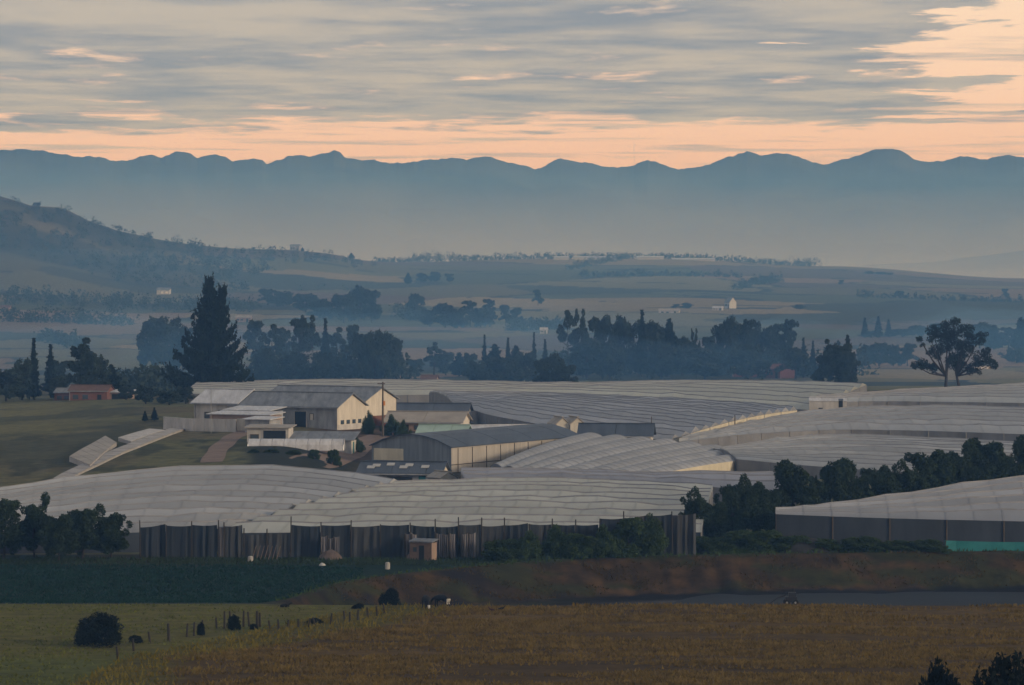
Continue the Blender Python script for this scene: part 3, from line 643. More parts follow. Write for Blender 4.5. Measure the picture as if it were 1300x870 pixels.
belt([(47, 257, 12, 'round_a', 4080), (192, 299, 7, 'round_b', 4100), (252, 308.5, 7, 'round_b', 4100), (322, 314, 5, 'round_a', 4100), (446, 321, 10, 'pine', 4350), (384, 314, 6, 'pine', 4150)], 'along the skyline of the left hill', 'trees on the left hill skyline')
NEAR = [(884, 617, 54, 'near_a', 462), (908, 636, 44, 'near_c', 461), (932, 599, 56, 'near_a', 465), (958, 611, 50, 'near_c', 466), (978, 626, 36, 'near_a', 470), (1003, 583, 74, 'near_c', 476), (1036, 602, 26, 'near_b', 478), (1066, 580, 72, 'near_c', 482), (1094, 588, 52, 'near_a', 484), (1118, 590, 48, 'near_c', 486),
        (1148, 582, 62, 'near_a', 489), (1184, 570, 66, 'near_c', 493), (1216, 556, 66, 'near_a', 500), (1246, 555, 70, 'near_c', 504), (1276, 559, 66, 'near_a', 507), (1304, 551, 64, 'near_c', 510), (1345, 552, 70, 'near_c', 514),
        (1130, 604, 44, 'near_c', 484), (1165, 594, 48, 'near_a', 488), (1200, 585, 50, 'near_c', 493), (1232, 580, 50, 'near_a', 498), (1262, 578, 50, 'near_c', 502)]
NEAR.sort()
for i, (px, yt, w, k, d) in enumerate(NEAR):
    tree(px, yt, d, k, f'dark leafy tree, {ORD[i]} from left in the row above the grey screen', 'tree', 'tree', 'tree row above the right-hand screen', w)
for i, (px, yt, w, k, d) in enumerate([(4, 632, 70, 'near_c', 440), (44, 624, 62, 'near_a', 442), (74, 652, 54, 'near_c', 438), (104, 645, 66, 'near_c', 440), (140, 638, 60, 'near_a', 441), (-40, 630, 80, 'near_a', 441)][:5]):
    tree(px, yt, d, k, f'dark green tree, {ORD[i]} from left in the clump at the left edge', 'tree', 'tree', 'clump at the left edge by the dark field', w)
BUSH = [(640, 684, 56, 'bush_b', 438), (672, 672, 60, 'bush_a', 438), (706, 664, 64, 'bush_a', 439), (738, 676, 50, 'bush_b', 438), (766, 664, 56, 'bush_a', 439), (798, 655, 62, 'bush_b', 440), (826, 650, 54, 'bush_a', 441)]
for i, (px, yt, w, k, d) in enumerate(BUSH):
    tree(px, yt, d, k, f'soft green bush, {ORD[i]} from left before the dark screen', 'bush', 'bush', 'bushes before the dark screen', w)
tree(125, 775, 346, 'dark_bush', 'big black-green bush beside the wire fence at lower left', 'bush', 'bush', wpx=84)
tree(495, 745, 389, 'dark_bush', 'round dark shrub where the wire fence ends near the cows', 'bush', 'bush', wpx=36)
for px, yt, d, w, lb in ((297, 779, 361, 22, 'small dark shrub among the tallest fence posts'), (322, 792, 362, 16, 'low dark shrub just right of the doubled fence post'), (400, 792, 368, 26, 'low scrubby shrub along the right part of the wire fence'), (172, 806, 349, 26, 'low weedy shrub right of the big lower-left bush'), (455, 772, 384, 22, 'low shrub along the fence left of the round dark shrub'), (255, 789, 356, 14, 'small shrub at a leaning fence post left of the tallest posts')):
    tree(px, yt, d, 'dark_bush', lb, 'shrub', 'shrub', 'shrubs along the wire fence', w)
for px, yt, d, w, lb in ((1290, 821, 215, 200, 'black treetop at the lower right corner of the view'), (1196, 831, 218, 150, 'low black treetop left of the corner treetop at lower right')):
    tree(px, yt, d, 'dark_bush', lb, 'tree', 'tree', 'treetops below the viewpoint', w)
for i, (px, yt, d, w) in enumerate(((322, 570, 590, 14), (345, 569, 590, 18), (372, 571, 589, 20), (398, 570, 590, 16), (424, 570, 590, 18))):
    tree(px, yt, d, 'bush_b', f'dark bush, {ORD[i]} from left below the long white tunnel', 'bush', 'bush', 'bushes below the white tunnel', w)
for i, (px, yt, d, w) in enumerate(((196, 517, 690, 14), (184, 522, 688, 12), (185, 488, 800, 30), (160, 490, 840, 26), (215, 495, 790, 34), (236, 490, 800, 26))):
    tree(px, yt, d, 'round_a' if i > 1 else 'spire', f'dark shrubby tree, {ORD[i]} of those left of the white shed', 'tree', 'tree', 'trees left of the white shed', w)
for i, (px, yt, d, w) in enumerate(((468, 520, 655, 20), (497, 525, 652, 30), (512, 532, 650, 22), (452, 553, 622, 26))):
    tree(px, yt, d, 'bush_a', f'dark bush, {ORD[i]} of those in the yard by the tall pole', 'bush', 'bush', 'bushes in the yard by the tall pole', w)

def clump_mass(name, label, pts, size, nper, leaf, m, seed, kind='stuff', cat=None):
    r = np.random.default_rng(seed); cs, rs = [], []
    for p, h in pts:
        for q in range(4): cs.append(np.array(p)+np.array((r.normal(0, h*.34), r.normal(0, h*.3), h*(.12+.2*q+r.uniform(-.08, .08))))); rs.append(h*r.uniform(.22, .40)*(1.15-.15*q))
    V, Fq = leaf_cloud(cs, rs, nper*len(pts), leaf, r)
    return props(link(name, mesh_np(name, V, Fq, M[m])), label, cat, None, kind)
# scrub woods on the left hill: one mass
r = np.random.default_rng(99); pts = []
while len(pts) < 620:
    px, d = r.uniform(-250, 470), r.uniform(1850, 2720); x = (px-CX)/F*d
    dens = float(fbm(np.array(x/100.+3), np.array(d/150.), 4, 90))+(.06 if px < 130 else 0)-(.10 if px > 330 and d < 2250 else 0)
    if dens > .51: pts.append(((x, d, gz(x, d)), r.uniform(3.5, 8)))
clump_mass('woodland', 'blue hazy scrub woods spread over the left hill', pts, 10, 70, 1.2, 'leaf_euc', 5)
def hedge(label, p0, p1, n, h, seed, jit=14):
    r = np.random.default_rng(seed); pts = []
    n = int(n*1.7)
    for i in range(n):
        f = (i+r.uniform(-.4, .4))/n; px = p0[0]+(p1[0]-p0[0])*f; d = p0[1]+(p1[1]-p0[1])*f+r.normal(0, jit)
        g = ground_at(px, d); pts.append((g, h*rd(p0[1])/p0[1]*r.uniform(.55, 1.25)))
    props(clump_mass('hedgerow', label, pts, h, 60, 1.5*rd(p0[1])/p0[1], 'leaf_euc', seed, None), None, 'hedgerow', 'hedgerows on the hills')
hedge('dense hedgerow on the plateau skyline, leftmost tall stretch', (522, 4560), (582, 4620), 26, 12, 1)
hedge('low thin hedgerow on the skyline left of the dense stretch', (478, 4500), (524, 4560), 14, 6, 2)
hedge('long hedgerow on the plateau skyline above the white roofs', (585, 4640), (770, 4690), 60, 8, 3)
hedge('skyline hedgerow right of centre ending in a taller clump', (770, 4690), (1005, 4670), 80, 7, 4)
hedge('taller dark clump closing the skyline hedgerow at the right', (1005, 4660), (1036, 4640), 14, 11, 5)
hedge('dark diagonal hedgerow running down from the skyline right of centre', (790, 4600), (720, 3900), 26, 9, 6)
hedge('thin dotted hedgerow across the middle of the central slope', (740, 3650), (940, 3700), 40, 6, 7)
hedge('dark hedgerow stepping down beside the right-hand hill fields', (990, 3650), (930, 3150), 20, 9, 8)
hedge('straight hedgerow in the fields left of the copse', (505, 2200), (545, 2080), 16, 8, 9)
hedge('low dotted hedgerow right of the copse in the middle fields', (650, 1850), (715, 1900), 18, 6, 10)
hedge('hedgerow at the foot of the left hill', (0, 2000), (170, 1950), 30, 8, 11)
hedge('hedgerow across the pinkish field at far left', (50, 1650), (110, 1500), 16, 5, 12)
hedge('hedgerow along the far right field below the skyline', (1090, 2950), (1330, 2900), 30, 5, 13)
hedge('thicket of low trees behind the brick house', (140, 930), (230, 960), 26, 6, 14)
hedge('thicket line at the foot of the central tree belt', (700, 1180), (1090, 1160), 70, 8, 15, 8)
hedge('thicket line at the foot of the blue belt', (320, 1080), (520, 1060), 40, 8, 16, 8)

# ------------------------------------------------------------------ greenhouses
def greenhouse(key, label, tint=1.0, warm=0.0, seed=0, skirt='curtain', hgt=None, vent=True, lead='side_wall', light_every=0, ends=None):
    e0, e1, nb, bulge = BLK[key]; r = np.random.default_rng(seed+100)
    P0 = np.array([at(*p) for p in e0]); Ln = np.linalg.norm(np.diff(P0, axis=0), axis=1).sum(); ms = int(max(12, min(90, Ln/3.2)))
    G = roof_grid(e0, e1, ms, nb, bulge); c = G[0].mean(0)
    g0 = np.array((c[0], c[1], gz(c[0], c[1])))
    t = thing('greenhouse', label, 'greenhouse', g0, 0, 'plastic greenhouses on the rise')
    G = G-g0
    for j in range(nb):
        A, B = G[j], G[j+1]; w = np.linalg.norm((B-A)[:, :2], axis=1); h = np.clip(w*.085, .15, .75)[:, None]*np.array((0, 0, 1.0))
        sag = (r.normal(0, .09, ms+1))[:, None]*np.array((0, 0, 1.0))
        L = [A, A*.52+B*.48+h+sag, A*.50+B*.50+h*(1.22 if vent else 1.02)+sag, B+np.array((0, 0, .03))]
        V = np.stack(L, 1).reshape(-1, 3); Fq, mi = [], []
        for i in range(ms):
            for k in range(3):
                a = i*4+k; Fq.append((a, a+4, a+5, a+1)); mi.append(1 if (k == 1 and vent) else 0)
        n0 = len(V)
        Fq += [(0, 1, 2, 3), (ms*4, ms*4+3, ms*4+2, ms*4+1)]; mi += [0, 0]
        # ribs: thin raised strips on the near slope
        rv, rf = [], []
        for i in range(0, ms+1):
            i2 = min(i, ms-1); dx = (A[i2+1]-A[i2]); dx = dx/np.linalg.norm(dx)*.05; up = np.array((0, 0, .05))
            b = n0+len(rv); rv += [A[i]-dx+up, A[i]+dx+up, L[1][i]+dx+up, L[1][i]-dx+up]; rf.append((b, b+1, b+2, b+3))
        V = np.concatenate([V, np.array(rv)]); Fq += rf; mi += [0]*len(rf)
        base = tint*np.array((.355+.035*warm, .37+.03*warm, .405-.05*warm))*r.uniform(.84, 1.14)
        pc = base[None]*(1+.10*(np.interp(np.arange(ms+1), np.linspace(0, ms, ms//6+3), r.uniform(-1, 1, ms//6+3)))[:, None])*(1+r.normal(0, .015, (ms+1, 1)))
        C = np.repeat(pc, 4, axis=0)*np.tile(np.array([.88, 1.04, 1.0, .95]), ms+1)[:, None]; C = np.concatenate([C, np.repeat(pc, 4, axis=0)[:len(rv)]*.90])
        me = mesh_np('roof_bay', V, Fq, [M['film'], M['vent_shade'], M['filmrib']], mi, np.clip(C, 0, 1))
        link('roof_bay', me, t)
    def wall(line, nm, m):
        mb = MB(); L = [q+np.array((0, 0, -.02)) for q in line]; n = len(L)
        bot = []
        for q in L:
            wx, wy = q[0]+g0[0], q[1]+g0[1]; bot.append(np.array((q[0], q[1], min(q[2]-.4, gz(wx, wy)-.3-g0[2]))))
        for i in range(n-1): mb.quad([bot[i], bot[i+1], L[i+1], L[i]])
        for i in range(0, n, 2):
            q, b = L[i], bot[i]; mb.tube([b+np.array((0, -.08, 0)), q+np.array((0, -.08, 0))], [.07, .07], 4, 1)
        mb.build(nm, [M[m], M['wood' if m == 'darkcurtain' else 'rib']], t)
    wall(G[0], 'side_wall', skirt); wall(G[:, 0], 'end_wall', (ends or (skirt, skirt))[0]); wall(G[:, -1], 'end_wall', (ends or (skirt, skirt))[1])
    # gutters at the two long edges
    return t
greenhouse('leftfront', 'striped grey plastic greenhouse roof at lower left beside the concrete channel', 1.0, .1, 1, skirt='darkcurtain')
greenhouse('midfront', 'pale greenhouse roof at front centre above the dark screen fence', 1.12, .7, 2, skirt='darkcurtain', ends=('creamfilm_sunlit', 'curtain'))
greenhouse('shadeband', 'narrow shade-tinted bluish greenhouse strip between the front centre roof and the ribbed roof', .82, -.5, 3)  # shade on this roof is put into the darker, bluer tint
greenhouse('rightfront', 'wedge-shaped grey greenhouse roof at the right edge above the long curtain wall', .95, -.1, 5, skirt='darkcurtain')
greenhouse('crest', 'long cream greenhouse roof along the crest below the tree belts', 1.1, .9, 6)
greenhouse('centre', 'large central greenhouse roof with many curved bays', .98, -.1, 7, ends=('curtain', 'creamfilm_sunlit'))
greenhouse('rightmid', 'upper right greenhouse roof with bluish front curtain', .98, .1, 8)
greenhouse('rightlow', 'lower right greenhouse roof with slanting bright bays behind the tree row', 1.0, .2, 9)
greenhouse('farright', 'far right greenhouse roof below the spreading tree', 1.0, .3, 10, skirt='curtain')
# the ribbed greenhouse whose bays run away from the viewer
def ribbed():
    e0, e1, _, bulge = BLK['diagonal']; nb, ms = 8, 22
    G = roof_grid(e0, e1, nb*6, ms, bulge)          # rows run away, columns across
    c = G[0].mean(0); g0 = np.array((c[0], c[1], gz(c[0], c[1]))); t = thing('greenhouse', 'ribbed greenhouse roof with diagonal bays and a sunlit-toned cream end wall in the centre', 'greenhouse', g0, 0, 'plastic greenhouses on the rise')
    G = G-g0; r = np.random.default_rng(77)
    for b in range(nb):
        S = G[:, b*6:b*6+7].copy(); w = np.linalg.norm(S[:, -1]-S[:, 0], axis=1)
        for q in range(7): S[:, q, 2] += np.clip(w*.15, .3, 1.3)*math.sin(math.pi*q/6)**.8
        V = S.reshape(-1, 3); Fq = [(i*7+k, i*7+k+1, (i+1)*7+k+1, (i+1)*7+k) for i in range(ms) for k in range(6)]; mi = [0]*len(Fq)
        Fq.append(tuple(range(7))[::-1]); mi.append(1); Fq.append(tuple(ms*7+k for k in range(7))); mi.append(0)
        rv = []
        for i in range(0, ms+1, 1):
            j = min(i, ms-1); dv = S[j+1]-S[j]; dv = dv/np.linalg.norm(dv, axis=1)[:, None]*.14; up = np.array((0, 0, .05))
            for k in range(6):
                o = len(V)+len(rv); rv += [S[i, k]-dv[k]+up, S[i, k+1]-dv[k+1]+up, S[i, k+1]+dv[k+1]+up, S[i, k]+dv[k]+up]; Fq.append((o, o+1, o+2, o+3)); mi.append(2)
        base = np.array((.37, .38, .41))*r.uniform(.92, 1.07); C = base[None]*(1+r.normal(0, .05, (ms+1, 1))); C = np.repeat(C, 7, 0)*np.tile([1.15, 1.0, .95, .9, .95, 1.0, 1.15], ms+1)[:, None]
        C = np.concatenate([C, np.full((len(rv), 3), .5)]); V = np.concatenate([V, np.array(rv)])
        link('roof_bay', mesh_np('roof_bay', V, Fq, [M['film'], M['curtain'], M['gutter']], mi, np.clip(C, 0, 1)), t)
    def wall(line, m, nm):
        mb = MB(); bot = [np.array((q[0], q[1], min(q[2]-.4, gz(q[0]+g0[0], q[1]+g0[1])-.3-g0[2]))) for q in line]
        for i in range(len(line)-1): mb.quad([bot[i], bot[i+1], line[i+1], line[i]])
        mb.build(nm, M[m], t)
    wall(G[0], 'curtain', 'front_wall'); wall(G[:, -1], 'creamfilm_sunlit', 'end_wall'); wall(G[:, 0], 'curtain', 'end_wall')
ribbed()

# ------------------------------------------------------------------ buildings
def axes(th):   # ridge runs left and away, gable faces front right
    return np.array((-math.cos(th), math.sin(th), 0)), np.array((math.sin(th), math.cos(th), 0)), np.array((0, 0, 1.0))
class Bld:
    """a building with its front right foot corner at the origin: a = along the long side (left), b = along the gable (right and back)"""
    def __init__(s, name, label, p, th, L, W, h, cat='shed', group=None, mir=False):
        s.t = thing(name, label, cat, p, 0, group); s.a, s.b, s.c = axes(th)
        s.L, s.W, s.h = L, W, h
        if mir: s.a = s.a*np.array((-1, 1, 1)); s.b = s.b*np.array((-1, 1, 1))
    def P(s, a, b, z): return s.a*a+s.b*b+s.c*z
    def blk_(s, mb, a0, a1, b0, b1, z0, z1, m=0):
        mb.hexa([s.P(a1, b0, z0), s.P(a0, b0, z0), s.P(a0, b1, z0), s.P(a1, b1, z0), s.P(a1, b0, z1), s.P(a0, b0, z1), s.P(a0, b1, z1), s.P(a1, b1, z1)], m)
    def walls(s, m, m_gable=None, rise=0., sink=1.0, roof='gable'):
        mb = MB(); L, W, h = s.L, s.W, s.h
        mb.quad([s.P(L, 0, -sink), s.P(0, 0, -sink), s.P(0, 0, h), s.P(L, 0, h)])
        mb.build('wall', M[m], s.t); mb = MB()
        mb.quad([s.P(0, W, -sink), s.P(L, W, -sink), s.P(L, W, h), s.P(0, W, h)])
        mb.build('wall', M[m], s.t)
        for a in (0, L):
            g = MB(); pts = [s.P(a, 0, -sink), s.P(a, W, -sink), s.P(a, W, h)]+([s.P(a, W/2, h+rise)] if rise else [])+[s.P(a, 0, h)]
            if a: pts = pts[::-1]
            g.quad(pts); g.build('gable_wall', M[m_gable or m], s.t)
    def gable_roof(s, m, rise, over=.5, th=.12, n=None):
        """each slope in sheets of its own"""
        L, W, h = s.L, s.W, s.h; n = n or max(2, int(round(L/6)))
        k = over*rise/(W/2)
        for side in (0, 1):
            for i in range(n):
                a0 = -over+(L+2*over)*i/n; a1 = -over+(L+2*over)*(i+1)/n-.05
                be, zr, ze = (-over, h+rise+.06, h-k+.06) if side == 0 else (W+over, h+rise+.06, h-k+.06)
                q = [s.P(a1, be, ze), s.P(a0, be, ze), s.P(a0, W/2, zr), s.P(a1, W/2, zr)]
                if side: q = q[::-1]
                up = s.c*th*(1+.15*(i % 2)); mb = MB(); mb.hexa(q+[p+up for p in q]); mb.build('roof_sheet', M[m], s.t)
        if L > 8 and W > 4: mb = MB(); s.blk_(mb, -over, L+over, -over-.16, -over-.02, h-k-.06, h-k+.10); mb.build('gutter', M['greywall'], s.t); mb = MB(); s.blk_(mb, L-.3, L-.16, -.16, -.03, -.5, h-k); mb.build('downpipe', M['metal'], s.t)
        mb = MB(); s.blk_(mb, -over-.03, L+over+.03, W/2-.2, W/2+.2, h+rise+.2, h+rise+.3); mb.build('ridge_cap', M[m], s.t)
    def shed_roof(s, m, z_back, over=.5, th=.12, n=None, z_front=None):
        L, W, h = s.L, s.W, s.h; n = n or max(2, int(round(L/5))); zf = h if z_front is None else z_front
        for i in range(n):
            a0 = -over+(L+2*over)*i/n; a1 = -over+(L+2*over)*(i+1)/n-.05
            q = [s.P(a1, -over, zf+.06), s.P(a0, -over, zf+.06), s.P(a0, W+over, z_back+.06), s.P(a1, W+over, z_back+.06)]
            mb = MB(); mb.hexa(q+[p+s.c*th*(1+.15*(i % 2)) for p in q]); mb.build('roof_sheet', M[m], s.t)
    def front(s, nm, a0, a1, z0, z1, m, out=.05, frame=None):
        mb = MB(); s.blk_(mb, a0, a1, -out, .02, z0, z1); o = mb.build(nm, M[m], s.t)
        if frame:
            f = MB(); s.blk_(f, a0-.1, a0, -out-.03, .02, z0, z1); s.blk_(f, a1, a1+.1, -out-.03, .02, z0, z1); s.blk_(f, a0-.1, a1+.1, -out-.03, .02, z1, z1+.1); f.build('frame', M[frame], o)
        return o
    def side(s, nm, b0, b1, z0, z1, m, out=.05):
        mb = MB(); s.blk_(mb, -out, .02, b0, b1, z0, z1); return mb.build(nm, M[m], s.t)
def foot(px, py, d):
    d = rd(d); p = at(px, py, d); g = gz(p[0], d); return np.array((p[0], d, min(p[2], g) if abs(p[2]-g) < 1.5 else g))
TH = math.radians(27)
# main warehouse, front bay
b = Bld('warehouse', 'long grey-roofed warehouse whose cream gable stands left of the tall pole', foot(428, 545, 662), TH, 20.5, 9.6, 3.9, 'warehouse', 'gabled warehouses')
b.walls('greywall', 'creamwall', 2.0); b.gable_roof('greyroof', 2.0)
b.front('door', 6.0, 8.2, 0, 3.0, 'darkopen', frame='concrete'); b.front('door', 10.5, 13.2, -.2, 2.0, 'tealdoor', frame='greywall'); b.front('window', 4.6, 5.2, 1.6, 2.6, 'creamwall', frame='wood')
for q in (1.2, 3.2, 5.2, 7.2): b.side('window', q, q+1.1, .9, 1.6, 'glass')
mbp = MB(); b.blk_(mbp, -.04, .02, .2, 9.4, -.3, .85); mbp.build('base_band', M['whitewall'], b.t)
b = Bld('warehouse', 'white-roofed warehouse section adjoining the grey warehouse on its left', foot(301, 541, 671), TH, 8.6, 9.6, 3.9, 'warehouse', 'gabled warehouses')
b.walls('whitewall', 'whitewall', 2.0); b.gable_roof('whiteroof', 2.0); b.front('door', 2.0, 3.6, 0, 2.6, 'darkopen', frame='wood'); b.front('window', 5.0, 6.4, 1.2, 2.2, 'glass', frame='wood'); b.front('pipe', .4, .55, 0, 3.6, 'metal', .2)
b = Bld('warehouse', 'warehouse with cream gable over a brick base just behind the tall pole', foot(463, 543, 674), TH, 20, 11.2, 4.6, 'warehouse', 'gabled warehouses')
b.walls('greywall', 'creamwall', 2.0); b.gable_roof('greyroof', 2.0)
mbp = MB(); b.blk_(mbp, -.06, .02, 1.2, 11, -1.0, 1.9); mbp.build('brick_base', M['brick'], b.t); b.side('door', .1, 1.1, -.6, 1.6, 'darkopen', .08); b.side('door', 7.6, 9.0, -.6, 1.4, 'tealdoor', .1)
# stepped white lean-to roofs before the warehouse
b = Bld('lean_to', 'upper white lean-to roof stepping down in front of the grey warehouse', foot(342, 541, 655), TH, 8.4, 4.5, 3.0, 'shed', 'white lean-to roofs'); b.walls('greywall'); b.shed_roof('whiteroof', 3.5, n=4)
b = Bld('lean_to', 'lower wide white lean-to roof in front of the stepped white roof', foot(342, 543, 649), TH, 11.5, 4.0, 2.55, 'shed', 'white lean-to roofs'); b.walls('pinkwall'); b.shed_roof('whiteroof', 2.9, n=4); b.front('door', 4.6, 6.2, 0, 2.0, 'creamwall'); b.front('window', 8.0, 9.2, .9, 1.7, 'glass', frame='wood')
b = Bld('lean_to', 'lowest small white lean-to roof above the bluish shed wall', foot(342, 545, 643), TH, 4.6, 3.6, 2.1, 'shed', 'white lean-to roofs'); b.walls('greywall'); b.shed_roof('whiteroof', 2.4, n=2)
# white yard wall at the left end
def free_wall(name, label, pts, h, m, cat='wall', thick=.25, posts=0):
    P = [hit(*q[:2], q[2]) if len(q) > 2 and q[2] < 0 else foot(*q) for q in pts]; o = P[0]; t = thing(name, label, cat, o)
    for i in range(len(P)-1):
        A, B = P[i]-o, P[i+1]-o; n = max(1, posts); 
        for j in range(n):
            a = A+(B-A)*j/n; c = A+(B-A)*((j+1)/n-.004); nn = np.array((-(B-A)[1], (B-A)[0], 0)); nn = nn/np.linalg.norm(nn)*thick/2; u = np.array((0, 0, h)); dn = np.array((0, 0, -.6))
            mb = MB(); mb.hexa([a-nn+dn, c-nn+dn, c+nn+dn, a+nn+dn, a-nn+u, c-nn+u, c+nn+u, a+nn+u]); mb.build('wall_panel', M[m], t)
    return t
free_wall('yard_wall', 'white yard wall running left from the white-roofed warehouse', [(208, 543, 660), (247, 545, 652), (300, 546, 648)], 2.1, 'whitewall', posts=4)
# low buildings in front
b = Bld('outbuilding', 'small white open-fronted outbuilding with a pale flat roof', foot(366, 558, 618), math.radians(8), 6.6, 4, 2.2, 'shed'); b.walls('whitewall'); b.shed_roof('creamroof', 2.5, n=2); b.front('opening', .4, 4.0, .2, 1.9, 'darkopen', frame='whitewall'); b.front('window', 4.8, 6.0, .3, 1.2, 'glass', frame='wood')
b = Bld('outbuilding', 'grey-roofed long outbuilding beside the small open-fronted one', foot(446, 560, 617), math.radians(8), 9.6, 4.5, 2.2, 'shed'); b.walls('greywall', 'creamwall'); b.shed_roof('greyroof', 3.3, n=4); b.front('window', 5.4, 7.2, .5, 1.7, 'glass', frame='greywall'); b.side('door', 1.4, 2.4, 0, 2.0, 'tealdoor')
# long low white tunnel
def tunnel(name, label, p, th, L, W, h, m, cat='tunnel', group=None, n=6):
    a, bq, c = axes(th); k = 8; p = np.array(p); p[2] = max(gz(*(p+a*L*f)[:2]) for f in (0, .25, .5, .75, 1))-.1; t = thing(name, label, cat, p, 0, group)
    for i in range(n):
        V = []; 
        for e in (i/n, (i+1)/n-.004):
            for j in range(k+1):
                q = math.pi*j/k; V.append(a*L*e+bq*(W/2-W/2*math.cos(q))+c*(h*math.sin(q)**.7-.6))
        Fq = [(j, k+1+j, k+2+j, j+1) for j in range(k)]
        if i == 0: Fq.append(tuple(range(k+1)))
        if i == n-1: Fq.append(tuple(range(k+1, 2*k+2))[::-1])
        link('film_section', mesh_np('film_section', V, Fq, M[m], smooth=False), t)
    for e in (0, 1):
        mb = MB(); mb.tube([a*L*e+bq*(W/2-W/2*math.cos(math.pi*j/k))*1.0+c*(h*math.sin(math.pi*j/k)**.7-.58) for j in range(k+1)], [.06]*(k+1), 4); mb.build('end_hoop', M['metal'], t)
tunnel('poly_tunnel', 'long low white plastic tunnel in front of the outbuildings', foot(436, 567, 607), math.radians(2), 14.8, 3.2, 1.75, 'whiteroof', n=8)
tunnel('poly_tunnel', 'small white plastic tunnel behind the left greenhouse crest', foot(281, 596, 545), math.radians(3), 6.6, 3.0, 1.6, 'whiteroof', n=4)
# sheds behind centre
b = Bld('packing_shed', 'weathered cream-roofed packing shed right of the tall pole', foot(585, 538, 668), math.radians(10), 13, 8, 2.6, 'shed'); b.walls('pinkwall', 'creamwall', 1.4); b.gable_roof('creamroof', 1.4); b.front('window', 3, 5, 1.2, 1.9, 'plastic_white', frame='wood'); b.front('window', 6.5, 8, 1.2, 1.9, 'glass', frame='wood'); b.front('door', 9, 10.4, 0, 2.1, 'darkopen')
b = Bld('blue_roof_shed', 'long low shed with dark blue-grey roof behind the cream packing shed', foot(592, 528, 705), math.radians(6), 19, 7, 2.4, 'shed'); b.walls('greywall', 'greywall', 1.2); b.gable_roof('blueroof', 1.2)
b = Bld('green_canopy', 'pale green plastic canopy shelter in the middle of the sheds', ground_at(588, 634), math.radians(12), 7.6, 6, 34-(553-330)/F*634-ground_at(588, 634)[2], 'shelter'); b.walls('greenfilm', 'greenfilm', 1.4); b.gable_roof('greenfilm', 1.4, n=3)
b = Bld('pale_roof_shed', 'low pale-roofed greenhouse shed between the cream shed and blue roofs', foot(700, 553, 668), math.radians(-16), 17, 9, 1.6, 'shed'); b.walls('greywall', 'curtain', 1.0); b.gable_roof('whiteroof', 1.0, n=5)

# big blue-roofed warehouse: near corner in front, gable to the left, long wall to the right
PH = math.radians(62)
b = Bld('blue_warehouse', 'big warehouse with long dark blue roof and streaked grey gable', foot(573, 604, 600), PH, 43, 14, 4.2, 'warehouse', mir=True)
b.walls('streaked', 'creamwall', 0); 
for o in list(b.t.children):
    bpy.data.objects.remove(o)
mb = MB(); mb.quad([b.P(0, 0, -1), b.P(43, 0, -1), b.P(43, 0, 4.2), b.P(0, 0, 4.2)]); mb.build('long_wall', M['creamboard'], b.t)
mb = MB(); mb.quad([b.P(0, 14, -1), b.P(43, 14, -1), b.P(43, 14, 4.2), b.P(0, 14, 4.2)]); mb.build('long_wall', M['greywall'], b.t)
for aa in (0, 43):
    mb = MB(); arc = [b.P(aa, 14*j/12, 4.2+1.9*math.sin(math.pi*j/12)**.8) for j in range(13)]
    mb.quad([b.P(aa, 14, -1), b.P(aa, 0, -1)]+arc); mb.build('gable_wall', M['streaked'], b.t)
for i in range(8):
    for j in range(12):
        if j % 2: continue
        mb = MB(); a0, a1 = -.4+43.8*i/8, -.4+43.8*(i+1)/8-.05; q = []
        zz_ = lambda jj: 4.25+1.9*math.sin(math.pi*jj/12)**.8
        for (a_, j_) in ((a0, j), (a1, j), (a1, j+2), (a0, j+2)): q.append(b.P(a_, 14*j_/12+(-.3 if j_ == 0 else .3 if j_ == 12 else 0), zz_(j_)))
        mb.hexa(q+[p+b.c*(.1+.02*(i % 2)) for p in q]); mb.build('roof_sheet', M['blueroof'], b.t)
for q in range(9): mb = MB(); b.blk_(mb, 2+q*4.6, 2.12+q*4.6, -.08, 0, -.5, 4.1); mb.build('wall_post', M['wood'], b.t)
mb = MB(); b.blk_(mb, .02, 43, -.06, 0, 1.55, 1.68); mb.build('wall_rail', M['wood'], b.t)
mb = MB(); b.blk_(mb, -.05, 0, 9.8, 13.2, -.6, 2.0); mb.build('door', M['darkopen'], b.t)
mb = MB(); b.blk_(mb, -.07, 0, 8.4, 13.6, 2.1, 3.9); mb.build('pale_panel', M['creamfilm_sunlit'], b.t)
# front shed with skylights
b = Bld('skylight_shed', 'dark-roofed shed with bright skylights in front of the blue warehouse', foot(558, 617, 558), math.radians(9), 11.6, 7, 2.3, 'shed')
b.walls('greywall', 'creamwall', 1.3); b.gable_roof('blueroof', 1.3, n=5)
for q, (a0, bb) in enumerate(((1.8, 1.2), (4.2, 1.7), (4.9, 1.0), (6.9, 1.9), (8.9, 1.5), (9.6, .9))):
    mb = MB(); z = lambda v: 2.3+1.3*v/3.5+.24; mb.hexa([b.P(a0, bb, z(bb)), b.P(a0+1.1, bb, z(bb)), b.P(a0+1.1, bb+.8, z(bb+.8)), b.P(a0, bb+.8, z(bb+.8)), b.P(a0, bb, z(bb)+.08), b.P(a0+1.1, bb, z(bb)+.08), b.P(a0+1.1, bb+.8, z(bb+.8)+.08), b.P(a0, bb+.8, z(bb+.8)+.08)]); mb.build('skylight', M['plastic_white'], b.t)
b.front('opening', 4, 7.5, .1, 1.7, 'darkopen', frame='wood'); b.front('window', 8.6, 10.2, .5, 1.5, 'glass', frame='wood'); b.front('door', 2.0, 3.0, 0, 1.9, 'tealdoor')
b = Bld('annex', 'small cream-gabled annex at the right end of the skylight shed', foot(559, 618, 552), math.radians(55), 3.2, 2.8, 1.9, 'shed'); b.walls('greywall', 'creamwall', .7); b.gable_roof('creamroof', .7, .2); b.side('window', 1.0, 1.8, .8, 1.5, 'glass')
